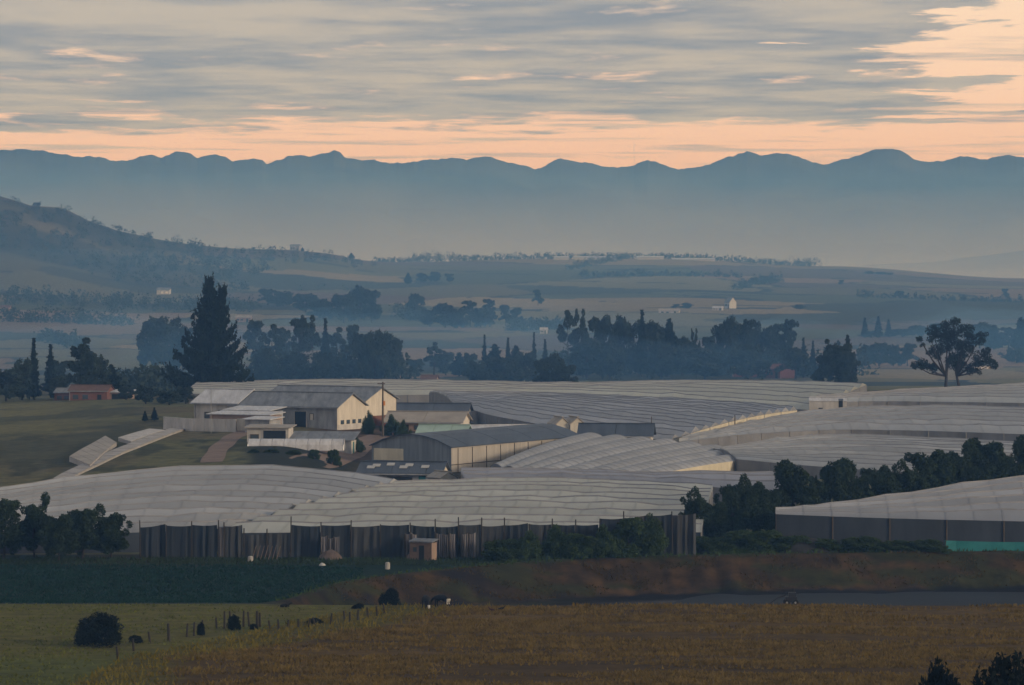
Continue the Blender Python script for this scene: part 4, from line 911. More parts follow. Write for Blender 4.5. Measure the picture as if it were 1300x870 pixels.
b = Bld('cream_house', 'blue-roofed house with cream front wall beside the short pole', ground_at(826, 641), math.radians(6), 11.6, 6, 3.7, 'house'); b.walls('creamwall', 'creamwall', 1.6); b.gable_roof('blueroof', 1.6); b.front('door', 1.4, 2.3, 0, 2.2, 'tealdoor', frame='wood'); b.front('window', 2.6, 3.6, 1.6, 2.5, 'darkopen', frame='wood'); b.front('window', 6.5, 8.5, 1.4, 2.4, 'glass', frame='wood')
for px, w, lb in ((706, 17, 'left one of two tiny cream gables behind the blue roof'), (724, 19, 'right one of two tiny cream gables behind the blue roof')):
    b = Bld('gabled_hut', lb, ground_at(px, 656), math.radians(75), 5, w/F*656/.966, 3.6+gz((724-CX)/F*656, 656)*0, 'hut', 'tiny cream gables'); b.h = 34-(539-330)/F*656-ground_at(px, 656)[2]; b.walls('greywall', 'creamwall', 1.0); b.gable_roof('creamroof', 1.0, .15, n=2); b.side('door', .6, 1.4, 0, 1.9, 'tealdoor')
b = Bld('end_lobby', 'white sunlit entrance lobby at the left end of the far right greenhouse', ground_at(1075, 757), math.radians(5), 7.2, 3, 34-(510-330)/F*757-ground_at(1075, 757)[2], 'shed'); b.walls('whitewall', 'whitewall', .6); b.gable_roof('whiteroof', .6, .1, n=3); b.front('opening', 4.6, 5.4, 0, b.h-1.2, 'darkopen')
b = Bld('dark_booth', 'tiny dark booth in front of the white sunlit lobby', ground_at(1070, 752), math.radians(5), .8, .8, 34-(509-330)/F*752-ground_at(1070, 752)[2], 'booth'); b.walls('darkopen'); b.shed_roof('blueroof', b.h+.2, .1, n=1)
# left strips and channel
def strip(name, label, lft, rgt, up, m, cat, n=6, side='greywall', group=None):
    A = [hit(*q, 520.) for q in lft]; B = [hit(*q, 520.) for q in rgt]; o = B[0]; t = thing(name, label, cat, o, 0, group); u = np.array((0, 0, up))
    L = lambda P, f: P[0]+(P[1]-P[0])*f-o
    def G(p): w = p+o; return np.array((p[0], p[1], gz(w[0], w[1])-o[2]))
    for i in range(n):
        f0, f1 = i/n, (i+1)/n-.006; q = [G(L(B, f0))+u, G(L(B, f1))+u, G(L(A, f1))+u*1.25, G(L(A, f0))+u*1.25]
        mb = MB(); mb.hexa([p-np.array((0, 0, .1)) for p in q]+q); mb.build('panel', M[m], t)
    for P in (A, B):
        mb = MB(); 
        for i in range(8):
            p, q = G(L(P, i/8)), G(L(P, (i+1)/8)); mb.quad([p-u*.5, q-u*.5, q+u*.9, p+u*.9])
        mb.build('side_board', M[side], t)
    mb = MB(); p, q = G(L(A, 0)), G(L(B, 0)); mb.quad([p-u*.5, q-u*.5, q+u*.9, p+u*1.1]); mb.build('end_board', M[side], t)
strip('cold_frame', 'nearer long white-roofed cold frame on the left grass slope', [(88, 587), (134, 560)], [(114, 596), (148, 567)], .65, 'creamroof', 'cold frame', 7, 'concrete', 'white cold frames')
strip('cold_frame', 'farther narrow white cold frame leading to the yard wall', [(150, 561), (190, 549)], [(166, 565), (209, 550)], .5, 'whitewall', 'cold frame', 6, 'concrete', 'white cold frames')
strip('concrete_channel', 'long pale concrete channel climbing the left slope to the yard', [(68, 612), (218, 547)], [(86, 613), (236, 547)], .35, 'concrete', 'channel', 14, 'concrete')
def ribbon(name, label, pts, w, m, lift=.05):
    P = [hit(*q, 540.) for q in pts]; mb = MB(); Q = []
    for i in range(len(P)-1):
        for f in np.linspace(0, 1, 8)[:-1]: Q.append(P[i]+(P[i+1]-P[i])*f)
    Q.append(P[-1]); Lf, Rt = [], []
    for i, p in enumerate(Q):
        t = Q[min(i+1, len(Q)-1)]-Q[max(i-1, 0)]; nn = np.array((t[1], -t[0], 0)); nn /= np.linalg.norm(nn); ww = w*(1+.08*math.sin(i*.9))
        a, c = p-nn*ww/2, p+nn*ww/2; Lf.append((a[0], a[1], gz(a[0], a[1])+lift)); Rt.append((c[0], c[1], gz(c[0], c[1])+lift))
    for i in range(len(Q)-1): mb.quad([Lf[i], Rt[i], Rt[i+1], Lf[i+1]])
    return props(mb.build(name, M[m]), label, None, None, 'structure')
ribbon('path', 'pinkish dirt track curving up the left slope to the warehouse', [(268, 588), (278, 570), (295, 556), (315, 547)], 3.2, 'path')
ribbon('yard_road', 'brown dirt road across the yard in front of the sheds', [(392, 588), (430, 578), (455, 566), (490, 553)], 6, 'path')
# far houses
def small_house(name, label, px, py, d, w, dep, h, rise, mw, mr_, th=6, cat='house', doors=True, group=None, lit=None):
    p = foot(px, py, d); k_ = max(.62, rd(d)/d); w, dep, h, rise = w*k_, dep*k_, h*k_, rise*k_
    b = Bld(name, label, p, math.radians(th), w, dep, h, cat, group); b.walls(mw, None, rise); b.gable_roof(mr_, rise, .3, n=max(2, int(w/5)))
    if doors:
        b.front('door', w*.15, w*.15+min(.9, w*.16), 0, min(2, h*.8), 'darkopen'); b.front('window', w*.5, w*.5+min(1.2, w*.16), h*.35, h*.7, 'glass'); b.front('window', w*.75, w*.75+min(1.2, w*.16), h*.35, h*.7, 'glass')
    return b
small_house('brick_house', 'low red brick house among the dark trees at left', 136, 513, 850, 8.5, 6, 2.8, 1.0, 'brick', 'redroofdull', 8)
small_house('brick_house', 'dull long brick wing left of the red brick house', 106, 512, 858, 6.5, 5, 2.2, .8, 'brick', 'greyroof', 8)
b = Bld('lean_to', 'open lean-to with pale sheet roof right of the red brick house', foot(165, 510, 852), math.radians(8), 4.6, 4, 1.9, 'shed'); b.walls('pinkwall'); b.shed_roof('whiteroof', 2.3, n=2); b.front('opening', .5, 4, 0, 1.6, 'darkopen')
small_house('red_barn', 'bright red gabled barn in the field below the tall belt', 990, 477, 1120, 5, 8, 2.6, 1.2, 'redroof', 'redroof', 40, 'barn', group='red barns')
small_house('red_barn', 'long low red barn with a pale roof left of the gabled red barn', 978, 477, 1135, 11, 5, 1.7, .8, 'redroof', 'creamroof', 5, 'barn', group='red barns')
small_house('pink_cottage', 'small pink cottage half hidden in the trees left of centre', 553, 483, 1030, 4, 4, 2.0, .8, 'pinkwall', 'redroofdull', 10)
b = small_house('white_cottage', 'white cottage with three bright windows right of the spreading tree', 1259, 472, 1230, 5.5, 4, 2.0, .7, 'whitewall', 'greyroof', 4, doors=False)
for q in (.5, 2.2, 3.9): b.front('window', q, q+1.0, .6, 1.6, 'litwindow')
b = small_house('hill_house', 'tiny house with warm bright front on the wooded left hillside', 215, 372, 2750, 9, 6, 3, 1.4, 'whitewall', 'greyroof', 6, doors=False); b.front('window', .6, 2.2, .4, 1.6, 'litwindow'); b.front('window', 3.4, 4.5, .4, 1.6, 'litwindow')
small_house('hill_house', 'white farmhouse with steep roof on the right middle slope', 926, 383, 2480, 4.5, 6, 4, 3, 'plastic_white', 'greyroof', 50)
small_house('hill_house', 'low pale farm shed just below the white farmhouse', 917, 388, 2400, 6, 4, 1.6, .6, 'whitewall', 'whiteroof', 12, 'shed')
small_house('hill_house', 'pale farm buildings in the fields above the tall belt', 862, 399, 2300, 12, 6, 2, 1.0, 'whitewall', 'creamroof', 8)
small_house('hill_house', 'blocky house on the left hill skyline', 380, 319, 4085, 10, 8, 5.5, 1.2, 'greywall', 'greyroof', 8)
small_house('hill_house', 'pinkish house among the far left fields', 12, 404, 2150, 6, 5, 2.6, 1.0, 'pinkwall', 'redroofdull', 8)
small_house('hill_house', 'pale house low on the left hill behind the huge pine', 318, 396, 2050, 8, 5, 2.4, 1.0, 'pinkwall', 'creamroof', 8)
small_house('hill_house', 'small white house by the low dotted hedgerow', 694, 416, 1780, 3, 3, 1.8, .7, 'plastic_white', 'whiteroof', 8)
for px0, px1, d, lb in ((703, 722, 4610, 'first from left of the white sheds on the plateau skyline'), (728, 782, 4615, 'second from left of the white sheds on the plateau skyline'), (808, 843, 4615, 'third from left of the white sheds on the plateau skyline'), (853, 908, 4600, 'rightmost of the white sheds on the plateau skyline')):
    p = ground_at(px1, d); b = Bld('plateau_shed', lb, p, math.radians(2), (px1-px0)/F*rd(d), 10, 1.7, 'shed', 'white sheds on the plateau'); b.walls('plastic_white', None, .8); b.gable_roof('whiteroof', .8, .2, n=6)

# ------------------------------------------------------------------ poles
def pole(label, px, ytop, ybase, d, r0, arm=None, m='wood', tip=None):
    p = foot(px, ybase, d); H = CAMZ-(ytop-HY)/F*d-p[2]; t = thing('utility_pole', label, 'pole', p, 0, 'poles among the sheds')
    mb = MB(); mb.tube([(0, 0, -.5), (0, 0, H*.5), (0, 0, H)], [r0, r0*.85, r0*.7], 8); mb.build('shaft', M[m], t)
    if arm: mb = MB(); mb.box(-arm, arm*.4, -.06, .06, H-.35, H-.2); mb.build('crossarm', M[m], t)
    if tip: mb = MB(); mb.tube([(.22, -.2, H*tip), (.22, -.2, H*tip+.75)], [.22, .2], 8); mb.build('transformer', M['orange'], t)
pole('tall brown utility pole in front of the cream gables', 486, 485, 552, 648, .20, .9, 'wood', .57)
pole('short dark pole at the right end of the cream-walled house', 827, 529, 561, 652, .10)
pole('short dark pole standing along the pale greenhouse edge right of centre', 933, 527, 546, 690, .12)
pole('thin grey pole before the white-roofed warehouse', 268, 494, 546, 645, .06, None, 'metal')
def mast():
    px, d = 805, 12950; p = at(px, 210, d); H = 32/F*d; t = thing('radio_mast', 'thin lattice radio mast on the mountain ridge right of centre', 'mast', p)
    for k in range(3):
        a = 2.1*k; mb = MB(); mb.tube([(1.8*math.cos(a), 1.8*math.sin(a), -6), (.6*math.cos(a), .6*math.sin(a), H)], [.2, .15], 4); mb.build('leg', M['metal'], t)
    for z in np.linspace(2, H-2, 14):
        mb = MB(); s_ = 1.8-1.2*z/H; mb.tube([(s_*math.cos(2.1*k), s_*math.sin(2.1*k), z+(k % 2)*2) for k in range(4)], [.1]*4, 4); mb.build('brace', M['metal'], t)
mast()

# ------------------------------------------------------------------ screens
def screen(name, label, segs, d0, m_post='darkwood', pw=34, cat='screen fence', seed=0, post_up=.35):
    """segs: (px0, px1, ytop0, ytop1, material); the foot stands on the ground"""
    r = np.random.default_rng(seed); o = ground_at(segs[0][0], d0(segs[0][0])); t = thing(name, label, cat, o)
    for (a, c, y0, y1, m) in segs:
        n = max(1, int(round((c-a)/pw)))
        for i in range(n):
            q0, q1 = a+(c-a)*i/n, a+(c-a)*(i+1)/n; K = 9; V = []
            tj0, tj1 = r.normal(0, .9, 2)
            for k in range(K+1):
                f = k/K; px = q0+(q1-q0)*f*.985; d = d0(px); g = ground_at(px, d); w = .05*math.sin(k*2.3+i*1.7)+r.normal(0, .07)
                yt = y0+(y1-y0)*((px-a)/(c-a))+tj0*(1-f)+tj1*f+1.6*math.sin(math.pi*f)*.6
                zt = CAMZ-(yt-HY)/F*d
                V += [np.array((g[0], d+w, g[2]-.3))-o, np.array((g[0], d+w*1.5, (g[2]+zt)/2))-o, np.array((g[0], d+w*.6, zt))-o]
            Fq = [(3*k+e, 3*k+3+e, 3*k+4+e, 3*k+1+e) for k in range(K) for e in (0, 1)]
            mm = 'screen_worn' if m == 'screen' and r.uniform() < .35 else m
            link('panel', mesh_np('panel', V, Fq, M[mm]), t)
            px = q0; d = d0(px)-.12; g = ground_at(px, d); zt = CAMZ-((y0+(y1-y0)*((px-a)/(c-a)))-HY)/F*d+post_up*r.uniform(.2, 3.0)
            mb = MB(); mb.tube([g+np.array((0, 0, -.4))-o, np.array((g[0]+r.normal(0, .05), d, zt))-o], [.09, .07], 6); mb.build('post', M[m_post], t)
    return t
dl = lambda px: 442.5
screen('windbreak_screen', 'long dark netting screen fence below the front greenhouses', [
    (178, 276, 668, 667, 'screen'), (277, 284, 668, 668, 'screen_pale'), (285, 308, 668, 668, 'screen'), (309, 368, 679, 677, 'screen'), (369, 407, 667, 668, 'screen'),
    (408, 520, 668, 666, 'screen'), (521, 552, 666, 667, 'screen'), (553, 640, 667, 667, 'screen'), (641, 760, 666, 666, 'screen'), (761, 884, 660, 652, 'screen')], dl, seed=3)
for a, c, yt, lb, m in ((408, 431, 682, 'pale plastic sheet hung on the dark screen left of the hut', 'screen_pale'), (514, 529, 678, 'small pale sheet above the brick hut', 'screen_pale'), (553, 579, 678, 'wide pale sheet hung right of the brick hut', 'screen_pale'), (586, 604, 677, 'streaky pale sheet with posts right of the wide pale sheet', 'screen_pale')):
    screen('plastic_sheet', lb, [(a, c, yt, yt, m)], lambda px: 441.6, pw=9, cat='plastic sheet', seed=a, post_up=.05)['group'] = 'pale sheets on the dark screen'
screen('teal_tarpaulin', 'bright teal tarpaulin strip along the ground at the right edge', [(1199, 1335, 687, 688, 'screen_teal')], lambda px: 446.2, pw=140, cat='tarpaulin', seed=9, post_up=.05)
# hut, heaps and odds along the screen
b = Bld('brick_hut', 'small brick hut in front of the dark screen', foot(548, 711, 438.5), math.radians(20), 2.6, 1.6, 2.0, 'hut'); b.walls('brickdull', 'pinkwall'); b.shed_roof('greyroof', 2.2, .15, n=2); b.front('door', .9, 1.5, 0, 1.7, 'darkopen'); b.front('window', 1.8, 2.2, 1.0, 1.5, 'glass')
def heap(name, label, px, py, d, w, h, m, cat, seed):
    r = np.random.default_rng(seed); p = ground_at(px, d); V = [(0, 0, h)]; n = 12; rings = 4
    for j in range(1, rings+1):
        f = j/rings
        for k in range(n):
            a = 2*math.pi*k/n; q = f*(1+r.normal(0, .08)); V.append((math.cos(a)*w/2*q, math.sin(a)*w/3*q, h*(1-f**1.6)+r.normal(0, h*.05)-.1*(j == rings)*2))
    Fq = [(0, 1+k, 1+(k+1) % n) for k in range(n)]
    for j in range(rings-1):
        for k in range(n): Fq.append((1+j*n+k, 1+(j+1)*n+k, 1+(j+1)*n+(k+1) % n, 1+j*n+(k+1) % n))
    props(link(name, mesh_np(name, V, Fq, M[m], smooth=True), None, p), label, cat)
heap('straw_heap', 'pinkish straw heap left of the brick hut', 528, 705, 440.0, 2.6, 1.2, 'straw', 'heap', 1)
heap('straw_heap', 'pinkish straw heap under the left pale sheet', 420, 706, 440.2, 3.2, 1.1, 'straw', 'heap', 2)
heap('tarp_heap', 'small white crumpled tarp on the grass left of the hut', 409, 717, 433.5, .9, .3, 'plastic_white', 'tarp', 3)
heap('boulder', 'pale boulder on the bank right of the green bushes', 861, 707, 444.8, 1.3, .5, 'concrete', 'boulder', 4)
heap('spoil_heap', 'dark spoil heap before the right-hand curtain wall', 1025, 700, 446.0, 10, 1.9, 'spoil', 'heap', 5)
heap('spoil_heap', 'lower dark spoil heap left of the teal tarpaulin', 1140, 701, 446.3, 9, 1.0, 'spoil', 'heap', 6)
heap('spoil_heap', 'weedy spoil heap between the leftmost row trees and the wall', 905, 700, 447.5, 9, 1.1, 'spoil', 'heap', 7)
p = ground_at(492, 430); t = thing('white_drum', 'small white plastic drum on the grass above the dark bank', 'drum', p); mb = MB(); mb.tube([(0, 0, -.1), (0, 0, .2), (0, 0, .7)], [.26, .29, .27], 10); mb.build('body', M['concrete'], t); mb = MB(); mb.tube([(0, 0, .7), (0, 0, .76)], [.2, .2], 10); mb.build('lid', M['plastic_white'], t)
p = ground_at(318, 437); t = thing('white_drum', 'small pale drum beside the stacked poles before the dark screen', 'drum', p); mb = MB(); mb.tube([(0, 0, -.1), (0, 0, .2), (0, 0, .6)], [.3, .33, .3], 10); mb.build('body', M['concrete'], t); mb = MB(); mb.tube([(0, 0, .6), (0, 0, .66)], [.22, .22], 10); mb.build('lid', M['plastic_white'], t)
p = ground_at(336, 439.5); t = thing('pole_stack', 'row of pale poles leaning on the dark screen', 'pole stack', p)
for k in range(7): mb = MB(); mb.tube([(-1.4+.45*k, -.6, -.1), (-1.0+.45*k, 1.0, 1.5+.1*math.sin(k*3))], [.05, .04], 5); mb.build('pole', M['straw'], t)
r = np.random.default_rng(5)
for i in range(5):
    px = 1010+i*32+r.uniform(-6, 6); p = ground_at(px, 445.6); t = thing('scrap_board', f'pale scrap board, {ORD[i]} from left on the ground before the right-hand wall', 'board', p, r.uniform(-.5, .5), 'scrap boards by the right-hand wall')
    mb = MB(); L_ = r.uniform(.5, 1.3); mb.hexa([(-L_, 0, .05), (L_, 0, .05), (L_, .1, .05), (-L_, .1, .05), (-L_*.9, .2, .55), (L_, .25, .35), (L_, .35, .35), (-L_*.9, .3, .55)]); mb.build('board', M['screen_pale'], t)
for i, (px, d, w, yt) in enumerate(((968, 446.5, 60, 672), (1005, 445.9, 56, 679), (1050, 445.7, 60, 684), (1096, 446, 64, 681), (1140, 445.8, 56, 686), (1178, 445.7, 54, 685), (868, 446, 40, 684), (900, 447, 60, 680), (934, 447.2, 70, 672))):
    tree(px, yt, d, 'bush_b', f'weedy bush, {ORD[i]} in order before the right-hand wall', 'bush', 'bush', 'weeds before the right-hand wall', w)
# pond
def pond():
    V, Fq = [], []; pxs = np.linspace(760, 1500, 60)
    for px in pxs:
        w = sstep(px, 760, 900); bt = np.interp(px, bank_px, bank_d); fr = 392.5+.8*math.sin(px/40); bk = bt-13.5+1.2*math.sin(px/23)+.6*math.sin(px/9)
        bk = fr+(bk-fr)*w; z = -2.32
        V += [((px-CX)/F*fr, fr, z), ((px-CX)/F*bk, bk, z)]
    for i in range(len(pxs)-1): Fq.append((2*i, 2*i+2, 2*i+3, 2*i+1))
    props(link('pond_water', mesh_np('pond_water', V, Fq, M['water'])), 'flat grey pond water below the cut red bank', None, None, 'structure')
pond()
# pump on wheels beside the pond
p = at(1004, 768, 414); zb = max(gz(p[0], 414), -2.3); t = thing('pump_trailer', 'small dark pump engine on wheels with a slanting pipe by the pond', 'pump', (p[0], 414, zb))
mb = MB(); mb.box(-.6, .6, -.4, .4, .35, .9); mb.build('engine', M['machine'], t)
mb = MB(); mb.box(-.25, .55, -.3, .3, .9, 1.35); mb.build('hood', M['machine'], t)
mb = MB(); mb.tube([(.35, 0, 1.3), (.35, 0, 1.75)], [.06, .05], 6); mb.build('exhaust', M['machine'], t)
for sx in (-.45, .45):
    for sy in (-.48, .48):
        mb = MB(); mb.tube([(sx, sy-.08, .3), (sx, sy+.08, .3)], [.33, .33], 12); w_ = mb.build('wheel', M['rubber'], t); mb = MB(); mb.tube([(sx, sy-.1, .3), (sx, sy+.1, .3)], [.12, .12], 8); mb.build('hub', M['metal'], w_)
mb = MB(); mb.tube([(-.5, 0, 1.1), (-1.4, -.1, .75), (-2.4, -.2, .05)], [.07, .07, .07], 6); mb.build('pipe', M['machine'], t)
mb = MB(); mb.tube([(-.4, 0, 1.25), (-1.0, 0, 1.4)], [.05, .05], 6); mb.build('handle', M['machine'], t)

# ------------------------------------------------------------------ wire fence in the foreground
FP = [(150, 822, 838), (170, 812, 828), (191, 803, 818), (214.5, 792, 815), (237, 792, 809), (246, 790.5, 808), (256, 788, 807), (275, 785, 799), (285, 777, 799), (292.5, 776, 797), (309, 776, 796), (316.5, 777, 796), (326.5, 776, 796), (330, 778, 796), (343, 788, 799.5),
      (354, 787, 799), (366, 788, 799), (379, 787, 797), (392, 785, 796), (400, 784, 795), (420, 779, 793), (438, 776, 790), (444, 777, 789.5), (454, 775, 788), (467, 772, 785), (479, 770, 782), (488, 768, 779)]
r = np.random.default_rng(8); pos = []
f0 = hit(*[FP[3][0], FP[3][2]], 300.); fence = thing('wire_fence', 'wire fence of dark uneven wooden posts across the lower left grass', 'fence', f0)
for i, (px, yt, yb) in enumerate(FP):
    p = hit(px, yb, 300., 388.); H = (yb-yt)/F*p[1]; tp = p+np.array((r.normal(0, .08), r.normal(0, .05), H)); pos.append((p, tp))
    rad = .105 if i not in (3, 12) else .14
    mb = MB(); mb.tube([p-f0+np.array((0, 0, -.3)), (p+tp)/2-f0, tp-f0], [rad*1.1, rad, rad*.85], 6); mb.build('post', M['darkwood'], fence)
for i in range(len(pos)-1):
    for h_ in (.35, .65, .9):
        a = pos[i][0]+(pos[i][1]-pos[i][0])*h_-f0; c = pos[i+1][0]+(pos[i+1][1]-pos[i+1][0])*h_-f0; m_ = (a+c)/2-np.array((0, 0, .04))
        mb = MB(); mb.tube([a, m_, c], [.006]*3, 4); mb.build('wire', M['darkwood'], fence)

# ------------------------------------------------------------------ animals
def skin_body(name, nodes, edges, mats, parent, patch=None, sub=2):
    me = bpy.data.meshes.new(name); me.from_pydata([n[:3] for n in nodes], edges, [])
    o = link(name, me, parent); sk = o.modifiers.new('skin', 'SKIN'); sb = o.modifiers.new('sub', 'SUBSURF'); sb.levels = sb.render_levels = sub
    for v, n in zip(me.skin_vertices[0].data, nodes): v.radius = n[3] if isinstance(n[3], tuple) else (n[3], n[3])
    me.skin_vertices[0].data[0].use_root = True
    dg = bpy.context.evaluated_depsgraph_get(); ev = o.evaluated_get(dg); m2 = bpy.data.meshes.new_from_object(ev); o.modifiers.clear(); o.data = m2; m2.materials.clear()
    for q in mats: m2.materials.append(q)
    for pl in m2.polygons:
        pl.use_smooth = True
        if patch: pl.material_index = patch(pl.center)
    return o
def cow(label, px, py, rz, graze, patch, s=1.0):
    p = hit(px, py, 300., 388.2); t = thing('cow', label, 'cow', p, rz, 'black and white cows'); t.scale = (s, s, s)
    hd = [(1.02, 0, .95, .16), (1.28, 0, .62, .13), (1.45, 0, .32, .14), (1.58, 0, .13, .09)] if graze else [(1.05, 0, 1.28, .18), (1.35, 0, 1.42, .15), (1.62, 0, 1.38, .14), (1.85, 0, 1.25, .09)]
    N = [(0, 0, .98, (.36, .40)), (.42, 0, 1.0, (.34, .38)), (.78, 0, 1.08, (.25, .33)), (-.45, 0, 1.0, (.36, .40)), (-.82, 0, 1.1, (.27, .30))]
    E = [(0, 1), (1, 2), (0, 3), (3, 4)]
    prev = 2
    for h in hd: N.append(h); E.append((prev, len(N)-1)); prev = len(N)-1
    for sy in (-1, 1):
        for (x0, par, hind) in ((.66, 2, 0), (-.78, 4, 1)):
            c = [(x0, sy*.2, .72, .13), (x0+(.10 if hind else 0), sy*.21, .50, .085), (x0-(.06 if hind else .0), sy*.21, .30, .06), (x0, sy*.21, .03, .065)]
            q = par
            for n_ in c: N.append(n_); E.append((q, len(N)-1)); q = len(N)-1
    body = skin_body('body', N, E, [M['cow'], M['cowpatch']], t, patch)
    hx, hz = (N[7][0], N[7][2])
    for sy in (-1, 1):
        mb = MB(); mb.hexa([(hx-.12, sy*.12, hz+.02), (hx-.02, sy*.12, hz+.06), (hx-.02, sy*.16, hz+.04), (hx-.12, sy*.16, hz), (hx-.12, sy*.26, hz+.06), (hx-.04, sy*.28, hz+.1), (hx-.04, sy*.30, hz+.07), (hx-.12, sy*.30, hz+.04)]); mb.build('ear', M['cow'], t)
    mb = MB(); mb.tube([(-1.08, 0, 1.2), (-1.16, 0, .9), (-1.14, 0, .5)], [.035, .025, .05], 5); mb.build('tail', M['cow'], t)
cow('black cow grazing towards the viewer with a white muzzle near the round shrub', 541, 774, math.radians(-78), True, lambda c: 1 if (c.x > 1.36 and c.z < .5) or (abs(c.y) < .10 and c.z < .62 and -.2 < c.x < .4) else 0)
cow('black cow with a white rump patch standing right of the grazing cow', 561, 771.5, math.radians(152), True, lambda c: 1 if (c.x < -.72 and c.z < .95 and c.z > .35) or (abs(c.x) < .18 and c.z < .75) else 0, .92)
def lying(label, px, py, rz, s, m='cow', name='cow', cat='cow', grp=None):
    p = hit(px, py, 300., 388.2); t = thing(name, label, cat, p, rz, grp); t.scale = (s, s, s)
    N = [(0, 0, .34, (.36, .36)), (.5, 0, .36, (.33, .35)), (-.5, 0, .33, (.34, .34)), (-.85, 0, .28, .2), (.88, 0, .55, .17), (1.1, 0, .78, .14), (1.4, 0, .72, .10), (.55, .4, .1, .09), (.95, .45, .08, .06), (-.5, .45, .12, .12), (-.1, .55, .08, .06)]
    skin_body('body', N, [(0, 1), (0, 2), (2, 3), (1, 4), (4, 5), (5, 6), (1, 7), (7, 8), (2, 9), (9, 10)], [M[m]], t)
    mb = MB(); mb.tube([(-.98, 0, .35), (-1.15, .1, .12), (-1.3, .2, .05)], [.04, .03, .03], 5); mb.build('tail', M[m], t)
lying('dark cow lying low in the grass beyond the fence', 361, 772, .1, .55)
def bird(label, px, py, rz, s, m):
    p = hit(px, py, 300., 388.2); t = thing('bird', label, 'bird', p, rz, 'birds on the brown field'); t.scale = (s, s, s)
    N = [(0, 0, .34, .13), (.16, 0, .38, .11), (-.2, 0, .33, .09), (-.42, 0, .30, .03), (.28, 0, .5, .06), (.33, 0, .6, .055), (.44, 0, .58, .015)]
    skin_body('body', N, [(0, 1), (0, 2), (2, 3), (1, 4), (4, 5), (5, 6)], [M[m]], t)
    for sy in (-.05, .05): mb = MB(); mb.tube([(0, sy, .25), (.02, sy, 0)], [.015, .012], 5); mb.build('leg', M['rubber'], t)
bird('black bird standing on the brown field right of the cows', 637, 777, .2, .9, 'cow'); bird('maroon-brown bird just left of the black bird on the field', 624, 778, 2.9, .8, 'maroon')

# ------------------------------------------------------------------ grass of the front field
def grass(name, label, n, m, seed, keep, h0, h1, dr=(300, 388)):
    r = np.random.default_rng(seed); d = r.uniform(*dr, n); px = r.uniform(-30, 1330, n); k = keep(px, d, r); d, px = d[k], px[k]; n = len(d); x = (px-CX)/F*d
    z = base_z(px, d)-.02; h = r.uniform(h0, h1, n); w = r.uniform(.05, .12, n); ln = r.normal(0, .15, (n, 2))
    V = np.stack([np.stack([x-w, d, z], 1), np.stack([x+w, d+r.normal(0, .05, n), z], 1), np.stack([x+ln[:, 0], d+ln[:, 1], z+h], 1)], 1).reshape(-1, 3)
    props(link(name, mesh_np(name, V, np.arange(3*n).reshape(n, 3), M[m])), label, None, None, 'stuff')
vbf = lambda d: np.interp(d, [300, 335, 345, 358, 372, 388], [160, 230, 330, 430, 520, 600]); vlf = lambda d: np.interp(d, [300, 335, 345, 358, 372, 388], [60, 160, 235, 310, 395, 505])
grass('dry_grass', 'dry brown grass covering the front field', 170000, 'grass_tan', 1, lambda px, d, r: (px > vbf(d)+r.normal(0, 25, len(d))) & (fbm((px-CX)/F*d/14, d/3.5, 4, 78)+r.normal(0, .06, len(d)) > .5), .12, .38)
grass('verge_grass', 'rough yellow-green grass along the fence verge', 26000, 'grass_yel', 2, lambda px, d, r: (px < vbf(d)+r.normal(0, 20, len(d))) & (px > vlf(d)-10), .15, .5)
grass('meadow_grass', 'short olive meadow grass left of the fence', 30000, 'grass_olive', 3, lambda px, d, r: (px < vlf(d)-6) & (fbm((px-CX)/F*d/8, d/3, 4, 79)+r.normal(0, .07, len(d)) > .48), .08, .28)
grass('field_crop', 'dark teal-green crop covering the field behind the meadow', 60000, 'leaf_teal', 6, lambda px, d, r: (px < 460) & (d < 434-np.maximum(0, px-320)*.02) & ((px < 330) | (d > np.interp(px, bank_px, bank_d)+1.5)), .1, .3, (391, 436))
grass('bank_weeds', 'rough weeds along the rim of the cut bank', 16000, 'leaf_bush', 4, lambda px, d, r: (np.abs(d-np.interp(px, bank_px, bank_d)-1.5) < 1.8) & (px > 350), .15, .55, (395, 449))
grass('bank_grass', 'tufts of dry grass scattered over the cut bank', 60000, 'grass_dull', 7, lambda px, d, r: (np.interp(px, bank_px, bank_d)-d > 0) & (np.interp(px, bank_px, bank_d)-d < 10) & (px > 420) & (fbm((px-CX)/F*d/3, d/2, 3, 80)+r.normal(0, .06, len(d)) > .58), .1, .35, (391, 446))
grass('field_weeds', 'dark weeds at the foot of the netting screen', 9000, 'leaf_mid', 5, lambda px, d, r: (px < 700) & (r.uniform(0, 1, len(d)) < .8), .15, .5, (434, 441))

# ------------------------------------------------------------------ haze: the low morning air lying in the valley
hz = bpy.data.materials.new('haze'); hz.use_nodes = True; nt = hz.node_tree; nt.nodes.clear()
pv = nt.nodes.new('ShaderNodeVolumePrincipled'); ho = nt.nodes.new('ShaderNodeOutputMaterial'); nt.links.new(pv.outputs[0], ho.inputs['Volume'])
pv.inputs['Color'].default_value = HAZE_COLOR; pv.inputs['Density'].default_value = HAZE_DENSITY; pv.inputs['Absorption Color'].default_value = (1, 1, 1, 1); pv.inputs['Anisotropy'].default_value = .0
mb = MB(); mb.box(-7000, 7000, -150, 9100, -60, HAZE_TOP)
props(mb.build('haze', hz), 'pale blue morning haze filling the valley', None, None, 'stuff')

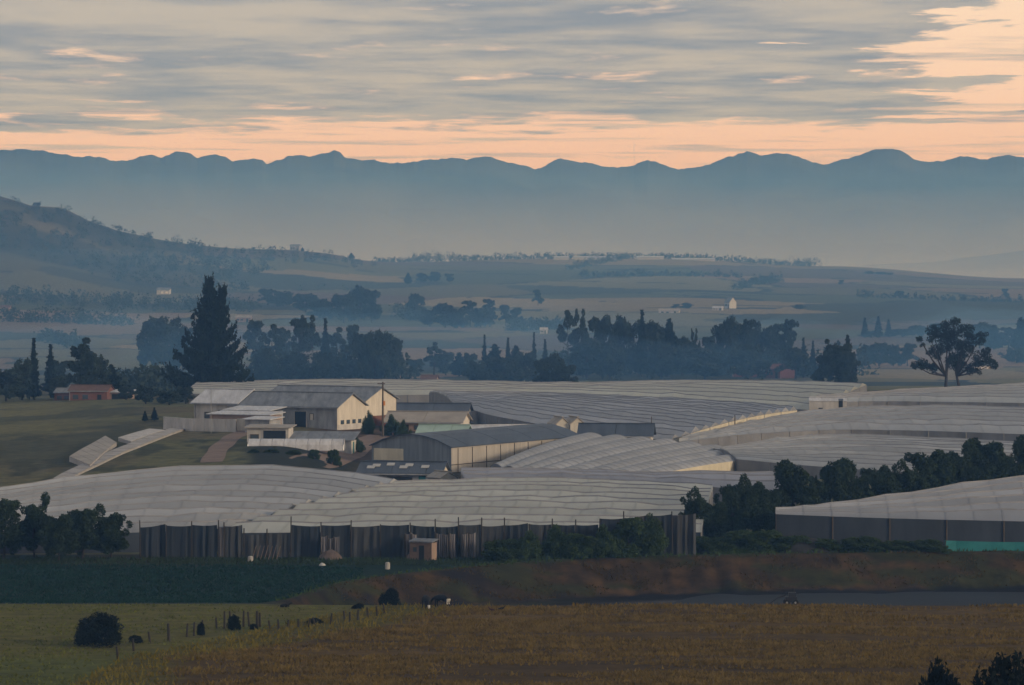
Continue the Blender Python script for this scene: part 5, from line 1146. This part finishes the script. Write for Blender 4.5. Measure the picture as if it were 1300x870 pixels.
# mist bodies: the pool of mist among the trees behind the greenhouses, and the bank before the mountains
def mist(name, label, y0, y1, topf, density, color, wob=0.0, z0=-20.0, nx=70, ny=16):
    xs = np.linspace(-6800, 6800, nx) if y1 > 2500 else np.linspace(-900, 900, nx); f = np.linspace(0, 1, ny); X, T_ = np.meshgrid(xs, f)
    Y0 = y0+wob*(fbm(X/60+2, X*0, 3, 6)-.5)*2; Y = Y0+(y1-Y0)*T_
    top = topf(X, Y, T_); bot = np.full_like(top, z0)
    V = np.concatenate([np.stack([X, Y, top], -1).reshape(-1, 3), np.stack([X, Y, bot], -1).reshape(-1, 3)]); N_ = nx*ny; Fq = []
    for i in range(ny-1):
        for j in range(nx-1):
            a = i*nx+j; Fq.append((a, a+1, a+nx+1, a+nx)); Fq.append((N_+a, N_+a+nx, N_+a+nx+1, N_+a+1))
    ring = [j for j in range(nx)]+[i*nx+nx-1 for i in range(1, ny)]+[(ny-1)*nx+j for j in range(nx-2, -1, -1)]+[i*nx for i in range(ny-2, 0, -1)]
    for k in range(len(ring)): a, b = ring[k], ring[(k+1) % len(ring)]; Fq.append((a, N_+a, N_+b, b))
    mm = bpy.data.materials.new(name); mm.use_nodes = True; nt = mm.node_tree; nt.nodes.clear()
    pv = nt.nodes.new('ShaderNodeVolumePrincipled'); ho = nt.nodes.new('ShaderNodeOutputMaterial'); nt.links.new(pv.outputs[0], ho.inputs['Volume'])
    pv.inputs['Color'].default_value = color; pv.inputs['Density'].default_value = density; pv.inputs['Absorption Color'].default_value = (1, 1, 1, 1)
    props(link(name, mesh_np(name, V, Fq, mm)), label, None, None, 'stuff')
mist('valley_mist', 'thin blue mist pooled among the trees and fields behind the greenhouses', 985, 3300, lambda X, Y, T_: 64-44*T_+10*(fbm(X/160, Y/300, 3, 4)-.5)*2, MIST_DENSITY, (.17, .46, 1.0, 1), 30)
mist('tree_belt_mist', 'low blue smoke-like mist hanging at the foot of the tree belts', 915, 1750, lambda X, Y, T_: 15-6*T_+16*(fbm(X/38, Y/110, 4, 14)-.5)*2, 8.5e-4, (.18, .46, 1.0, 1), 20, z0=-8, nx=140)
mist('mist_bank', 'pale warm mist bank lying in the valley before the mountains', 5950, 8950, lambda X, Y, T_: np.clip(14+190*T_**2.3+(fbm(X/900, Y/1500, 3, 9)-.5)*50*T_, 5, 217), BANK_DENSITY, (1.0, .80, .58, 1), 0)
